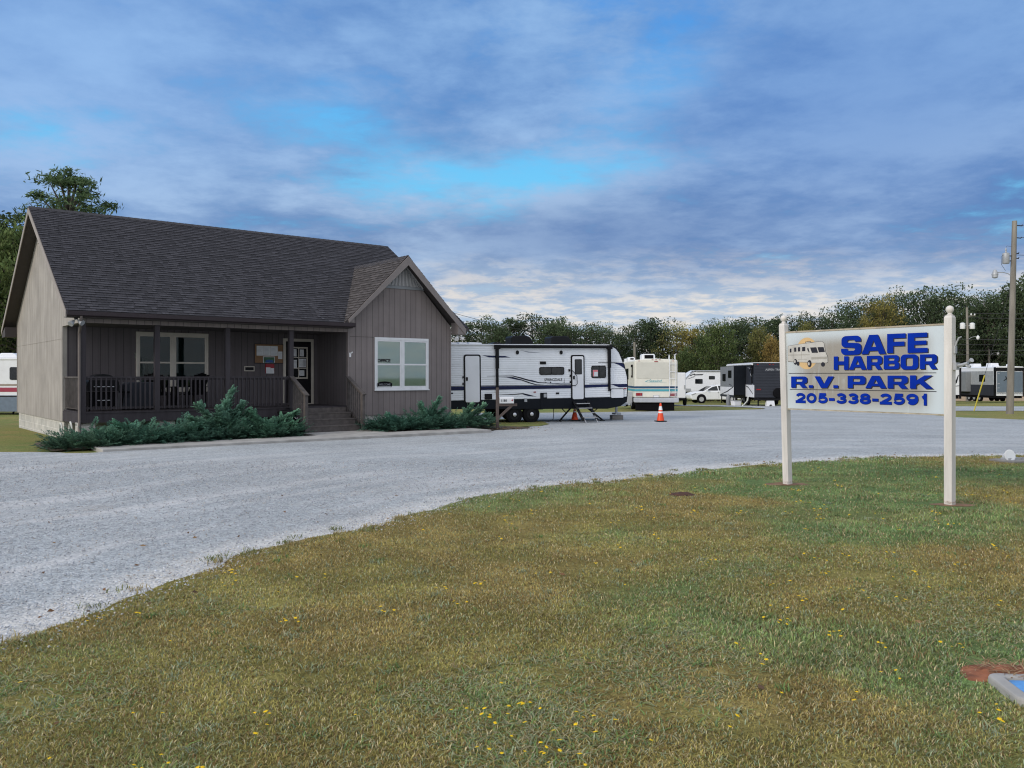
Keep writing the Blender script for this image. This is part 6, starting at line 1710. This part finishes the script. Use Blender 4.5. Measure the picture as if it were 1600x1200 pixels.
def proto(kind, var):
    key = (kind, var)
    if key not in PROTO:
        sd = sum(map(ord, kind))*7+var*13
        if kind == 'round': PROTO[key] = tree_parts(sd, 10, 8.2, .16, 'round', 6800, .155, 60)
        elif kind == 'tall': PROTO[key] = tree_parts(sd, 10, 5.4, .24, 'round', 6600, .15, 54)
        elif kind == 'dense': PROTO[key] = tree_parts(sd, 10, 8.6, .03, 'dense', 11000, .16, 84)
        elif kind == 'open': PROTO[key] = tree_parts(sd, 10, 7.0, .34, 'round', 4200, .14, 46)
        elif kind == 'pine': PROTO[key] = tree_parts(sd, 10, 5.6, .45, 'pine', 9000, .14, 54)
    return PROTO[key]
GROUP = {'b': 'trees along the far edge of the park', 'l': 'trees behind the office'}
def tree(px, py_top, Y, kind, var, hue, label, wscale=1., name='tree', grp='b', base_z=None):
    X = (px-800)/1300*Y; z0 = gzf(X, Y) if base_z is None else base_z
    H = 1.7-(py_top-588)*Y/1300-z0
    tm, cm = proto(kind, var)
    k = H/10.
    t = empty(name, (X,Y,z0), var*1.7+px*.37, label, 'tree', GROUP[grp]); t.scale = (k*wscale,k*wscale,k)
    o = bpy.data.objects.new('trunk', tm); COL.objects.link(o); o.parent = t
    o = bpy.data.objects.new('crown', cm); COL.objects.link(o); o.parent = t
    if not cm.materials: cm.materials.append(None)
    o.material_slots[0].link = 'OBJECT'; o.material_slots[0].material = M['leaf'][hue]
    return t
# behind the office, left edge
tree(108,262,72,'pine',3,'pine','tall open pine rising above the left end of the office roof',1.05,'pine_tree','l')
tree(-8,330,60,'tall',0,'dark','dark tree top at the left edge beside the office gable',1.15,'tree','l')
tree(28,352,57,'dense',1,'green','leafy green tree close behind the office gable wall',.62,'tree','l')
tree(-40,350,66,'dense',2,'dark','dark full tree cut by the left edge of the photo',.9,'tree','l')
tree(20,470,64,'dense',0,'bush','low green tree filling the gap above the left motorhome',1.4,'tree','l')
# far tree line, left part behind the striped trailer
L = [
 (716,506,108,'round',0,'dark','dark tree just right of the office gable eave',.95),
 (752,499,112,'round',1,'dark','dark round tree above the white roof vents of the striped trailer',.9),
 (776,508,104,'dense',0,'dark','broad dark tree above the first awning arm of the striped trailer',.8),
 (797,495,110,'tall',0,'dark','pointed dark tree left of the first black roof air conditioner',1.1),
 (818,533,96,'round',2,'bush','low olive tree just left of the first black roof air conditioner',.95),
 (832,495,112,'round',0,'dark','dark tree behind the first black roof air conditioner',.9),
 (856,505,106,'dense',1,'dark','dark tree between the two black roof air conditioners',.75),
 (873,499,111,'tall',1,'dark','narrow dark tree left of the second black roof air conditioner',1.15),
 (892,508,104,'round',1,'dark','dark tree behind the second black roof air conditioner',.85),
 (913,506,108,'open',0,'dark','thin dark tree right of the second black roof air conditioner',1.1),
 (934,508,112,'open',1,'green','see-through tree above the front door of the striped trailer',1.0),
 (948,512,104,'round',2,'dark','shadowy tree above the rounded nose of the striped trailer',.7),
 (972,520,108,'dense',2,'dark','low dark tree in the dip beside the plain distant pole',.8),
 (993,508,112,'round',0,'dark','dark tree behind the left shoulder of the cream motorhome',.8),
 (1016,498,116,'tall',2,'dark','tall dark tree above the roof unit of the cream motorhome',1.25),
 (1038,501,118,'open',2,'dark','tall thin tree above the ladder of the cream motorhome',1.1),
 (1060,508,106,'open',0,'olive','sparse yellowing tree right of the cream motorhome ladder',.9),
 (1080,512,104,'tall',0,'gold','slim golden tree between the cream motorhome and the green tree',.95),
 (1072,545,94,'dense',0,'bush','low green bushy tree above the plain white cargo trailer',.7),
 (1100,524,95,'dense',1,'bush','green tree above the nose of the white trailer by the car',.6),
 (1122,507,92,'dense',2,'green','large bright green tree above the white car',.72),
 (1104,505,114,'round',1,'dark','dark tree behind the large bright green tree',.8),
 (1143,503,114,'round',2,'dark','dark tree top between the green tree and the yellow brown tree',.85),
 (1160,500,118,'tall',1,'dark','tall dark tree above the open slide-out',1.2),
 (1186,514,95,'dense',0,'olive','yellow brown tree above the dark grey trailer',.56),
 (1206,528,93,'dense',1,'rust','orange brown tree beside the left sign post',.5),
 (1186,500,116,'round',0,'dark','dark tree behind the yellow brown tree',.9),
 (1212,497,120,'tall',0,'dark','dark tree directly behind the finial of the far sign post',1.2),
 (1238,491,122,'open',1,'dark','see-through tree above the coach picture on the sign',1.05),
 (1268,494,118,'round',1,'dark','dark tree above the gap between coach picture and lettering',.8),
 (1262,505,110,'dense',2,'olive','olive tree peeping over the left part of the sign board',.45),
 (1300,490,122,'round',2,'dark','dark tree above the first letter of the top line',.85),
 (1326,478,126,'round',0,'dark','dark rounded tree above the second letter of the top line',.85),
 (1350,466,130,'open',2,'dark','thin bare-topped tree left of the yellow tree behind the sign',.8),
 (1352,500,112,'dense',0,'gold','low yellow bush tree along the sign top edge',.5),
 (1380,468,112,'round',1,'gold','yellow green tree behind the middle of the sign',.62),
 (1376,474,124,'dense',1,'dark','dark tree behind the yellow green tree',.55),
 (1404,460,128,'round',2,'dark','tall dark tree right of the yellow green tree',.75),
 (1434,457,130,'round',0,'dark','tall dark tree above the last letter of the top line',.75),
 (1458,463,126,'dense',2,'dark','dark tree left of the near sign post',.55),
 (1484,450,130,'open',0,'dark','open tall tree behind the finial of the near sign post',1.0),
 (1506,462,126,'open',1,'dark','thin tree behind the distant pole with two transformers',.8),
 (1500,486,114,'dense',0,'dark','dark lower tree right of the near sign post',.6),
 (1531,462,132,'open',2,'dark','airy tree between the distant pole and the tall pole',.75),
 (1545,466,116,'dense',1,'dark','dark leafy mass left of the tall utility pole',.78),
 (1578,448,118,'dense',2,'dark','dark leafy tree behind the tall utility pole',.80),
 (1612,434,118,'dense',0,'dark','dark leafy tree at the right edge of the photo',.85),
 (1325,505,110,'dense',0,'dark','low dark tree just above the upper edge of the sign board at its middle',.8),
 (1420,500,112,'dense',1,'dark','low dark tree just above the upper edge of the right half of the sign board',.8),
]
for (px,py,Y,kd,vr,hu,lb,ws) in L: tree(px,py,Y,kd,vr,hu,lb,ws)

# low brush closing the view under the crowns
def brush():
    rng = np.random.RandomState(5); V = []; C = []
    n = 52000
    x = rng.uniform(-22,86,n); y = 118+10*rng.rand(n)+.04*x
    h = (3.2+3.2*fbm(x, y, .10, 4, 3)+np.clip((x-25)/12., 0, 3.5))*rng.rand(n)**.7
    z = gz(x, y)+h
    p = np.stack([x,y,z],1); nn = rng.randn(n,3); nn /= np.linalg.norm(nn,axis=1)[:,None]
    t = np.cross(nn, rng.randn(n,3)); t /= np.linalg.norm(t,axis=1)[:,None]; b = np.cross(nn,t); s = rng.uniform(.2,.42,(n,1))
    V = np.stack([p-t*s,p-b*s*.55,p+t*s,p+b*s*.55],1).reshape(-1,3)
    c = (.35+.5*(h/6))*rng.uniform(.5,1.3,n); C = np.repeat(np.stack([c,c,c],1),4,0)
    me = np_mesh('undergrowth', V, np.arange(len(V)).reshape(-1,4), C)
    tag(link_mesh('undergrowth', me, M['leaf']['dark']), label='dark undergrowth closing the far tree line', kind='stuff')
brush()

# ------------------------------------------------------------------ sky, sun, camera
SUN_EL, SUN_AZ = R(24), math.atan2(-.80,-.60)
w = bpy.data.worlds.new('World'); scene.world = w; w.use_nodes = True
N = NT(w.node_tree); bg = w.node_tree.nodes['Background']
sky = N.n('ShaderNodeTexSky', sky_type='NISHITA'); sky.sun_disc = False
sky.sun_elevation = SUN_EL; sky.sun_rotation = SUN_AZ; sky.air_density = 1.2; sky.dust_density = .6; sky.ozone_density = 2.5
D = N.vm('NORMALIZE', N.n('ShaderNodeTexCoord').outputs['Generated'])
dx, dy, dz = N.xyz(D)[0], N.xyz(D)[1], N.xyz(D)[2]
az = N.m('MULTIPLY', N.m('ARCTAN2', dx, dy), 180/math.pi); el = N.m('MULTIPLY', N.m('ARCSINE', dz), 180/math.pi)
zz = N.m('ADD', N.m('MAXIMUM', dz, 0.), .13)
P = N.cxyz(N.m('DIVIDE', dx, zz), N.m('DIVIDE', dy, zz), 0.)
big = N.noise(P, .5, 4, .5, .1); med = N.noise(P, 1.35, 8, .60, .1); fine = N.noise(P, 4.6, 8, .64, .15)
def blob(a0, e0, sa, se, tilt=0.):
    a = N.m('SUBTRACT', az, a0); e = N.m('SUBTRACT', el, e0)
    if tilt: e = N.m('SUBTRACT', e, N.m('MULTIPLY', a, tilt))
    q = N.m('ADD', N.m('POWER', N.m('ABSOLUTE', N.m('DIVIDE', a, sa)), 2.), N.m('POWER', N.m('ABSOLUTE', N.m('DIVIDE', e, se)), 2.))
    return N.m('POWER', 2.718, N.m('MULTIPLY', q, -1.))
def add(*xs):
    r = xs[0]
    for x in xs[1:]: r = N.m('ADD', r, x)
    return r
# openings in the stratocumulus
hole = add(N.m('MULTIPLY', blob(-4.5,13.0,9.5,2.6,-.03), .58), N.m('MULTIPLY', blob(6.,14.0,8.,1.4,.05), .46), N.m('MULTIPLY', blob(-13.,17.6,6.5,2.4), .40), N.m('MULTIPLY', blob(10.,19.5,7.,3.2,.45), .42),
           N.m('MULTIPLY', blob(-30.5,14.3,7.5,2.6), .50), N.m('MULTIPLY', blob(4.,26.,7.,5.), .40), N.m('MULTIPLY', blob(-20.,27.,9.,4.), .24), N.m('MULTIPLY', blob(20.,9.6,9.,1.8), .06))
cov = add(N.m('MULTIPLY', big, .55), N.m('MULTIPLY', med, .40), N.m('MULTIPLY', fine, .40))
gap = N.rng(N.m('ADD', N.m('MULTIPLY', N.m('SUBTRACT', .655, cov), 2.3), hole), .08, .62, 0, 1, True)
rip = N.noise(N.vm('MULTIPLY', P, (1., 1.35, 1.)), 2.6, 6, .6, .1)
gap = N.m('MULTIPLY', gap, N.rng(rip, .34, .58, .34, 1., True))
# base tones
S = 10.
def col(r, g, b): return (r*S, g*S, b*S)
def srgb(r, g, b):
    f = lambda c: ((c/255+.055)/1.055)**2.4 if c > 10 else c/255/12.92
    return (f(r)*S, f(g)*S, f(b)*S)
blue = N.mix(N.rng(el, 9, 27, 0, 1, True), srgb(118,212,255), srgb(66,154,242))
blue = N.mix(.10, blue, N.vm('MULTIPLY', sky.outputs[0], (1.1,1.1,1.2)))
light = N.rng(N.m('ADD', N.m('MULTIPLY', big, .45), N.m('ADD', N.m('MULTIPLY', med, .4), N.m('MULTIPLY', fine, .17))), .41, .60, 0, 1, True)
cl_hi = N.mix(light, srgb(88,134,196), srgb(150,189,234))
cl_lo = N.mix(light, srgb(98,132,180), srgb(178,202,230))
cloud = N.mix(N.rng(el, 7, 20, 0, 1, True), cl_lo, cl_hi)
# left side a little paler, upper right deeper blue
cloud = N.mix(N.m('MULTIPLY', blob(-30,20,16,14), .5), cloud, srgb(142,182,234))
cloud = N.mix(N.m('MULTIPLY', blob(24,17,15,10), .55), cloud, srgb(96,138,202))
cloud = N.mix(N.m('MULTIPLY', blob(6,9.6,13,2.0,.03), .55), cloud, srgb(88,122,178))
skycol = N.mix(gap, cloud, blue)
# cream band near the horizon
hz = N.m('MULTIPLY', N.rng(N.m('ADD', el, N.m('MULTIPLY', N.m('SUBTRACT', med, .5), 7.)), 3.6, 9.2, 1, 0, True), N.rng(az, -22, -2, .55, 1, True))
cream = N.mix(N.rng(fine, .40, .62, 0, 1, True), srgb(182,200,220), srgb(238,232,224))
skycol = N.mix(N.m('MULTIPLY', hz, .92), skycol, cream)
# unseen sky behind the viewer, made brighter and milky to light the scene
back = N.rng(dy, -.75, .05, 1, 0, True)
back = N.m('MULTIPLY', back, N.rng(dz, -.05, .25, .6, 1.))
skycol = N.mix(back, skycol, col(*BACK_SKY))
zen = N.rng(dz, .52, .85, 0, 1, True)  # sky overhead, out of view, also brightened to light the ground
skycol = N.mix(zen, skycol, col(*ZEN_SKY))
N.lk(skycol, bg.inputs['Color']); bg.inputs['Strength'].default_value = .1

ld = bpy.data.lights.new('sun', 'SUN'); ld.energy = SUN_E; ld.angle = R(14); ld.color = (1,.93,.84)
lo_ = bpy.data.objects.new('sun', ld); COL.objects.link(lo_)
sd = Vector((math.cos(SUN_EL)*math.sin(SUN_AZ), math.cos(SUN_EL)*math.cos(SUN_AZ), math.sin(SUN_EL)))
lo_.rotation_euler = sd.to_track_quat('Z', 'Y').to_euler(); lo_.location = (-20,-20,20)

cd = bpy.data.cameras.new('camera'); cd.sensor_width = 36; cd.lens = 1300/1600*36; cd.shift_y = -12/1600
cd.clip_start = .1; cd.clip_end = 3000
co_ = bpy.data.objects.new('camera', cd); COL.objects.link(co_); co_.location = (0,0,1.7); co_.rotation_euler = (R(90),0,0)
scene.camera = co_
scene.view_settings.view_transform = 'Standard'; scene.view_settings.look = 'None'; scene.view_settings.exposure = 0; scene.view_settings.gamma = 1
scene.cycles.use_denoising = True; scene.cycles.filter_width = 1.15
scene.cycles.max_bounces = 6; scene.cycles.diffuse_bounces = 3; scene.cycles.transparent_max_bounces = 12

# pieces that can be told apart become parts of their own
def split_parts(names):
    for o in list(scene.objects):
        if o.type != 'MESH' or o.name.split('.')[0] not in names: continue
        bm = bmesh.new(); bm.from_mesh(o.data); bm.verts.ensure_lookup_table()
        seen = set(); isl = []
        for v in bm.verts:
            if v.index in seen: continue
            st = [v]; cur = []; seen.add(v.index)
            while st:
                a = st.pop(); cur.append(a.index)
                for e in a.link_edges:
                    w_ = e.other_vert(a)
                    if w_.index not in seen: seen.add(w_.index); st.append(w_)
            isl.append(set(cur))
        bm.free()
        if len(isl) < 2: continue
        base = o.name.split('.')[0]; old = o.data
        for k, keep in enumerate(isl):
            me = old.copy(); b2 = bmesh.new(); b2.from_mesh(me); b2.verts.ensure_lookup_table()
            bmesh.ops.delete(b2, geom=[v for v in b2.verts if v.index not in keep], context='VERTS')
            b2.to_mesh(me); b2.free()
            if k == 0: o.data = me
            else:
                c = o.copy(); c.data = me; c.name = base; COL.objects.link(c)
split_parts({'leg','marker_light','edge_strip','coach_window','coach_wheel','coach_hub','hatch','handle','porch_pier','hose_loop','taillight','support_leg','corner_board','insulator','stripe','swoosh','rule_line','step_foot','tread','roof_vent','porch_post','steps_','stone','plate','axle_frame','lens','nose_flash','badge','tow','corner_trim','block_core','leaflets'})
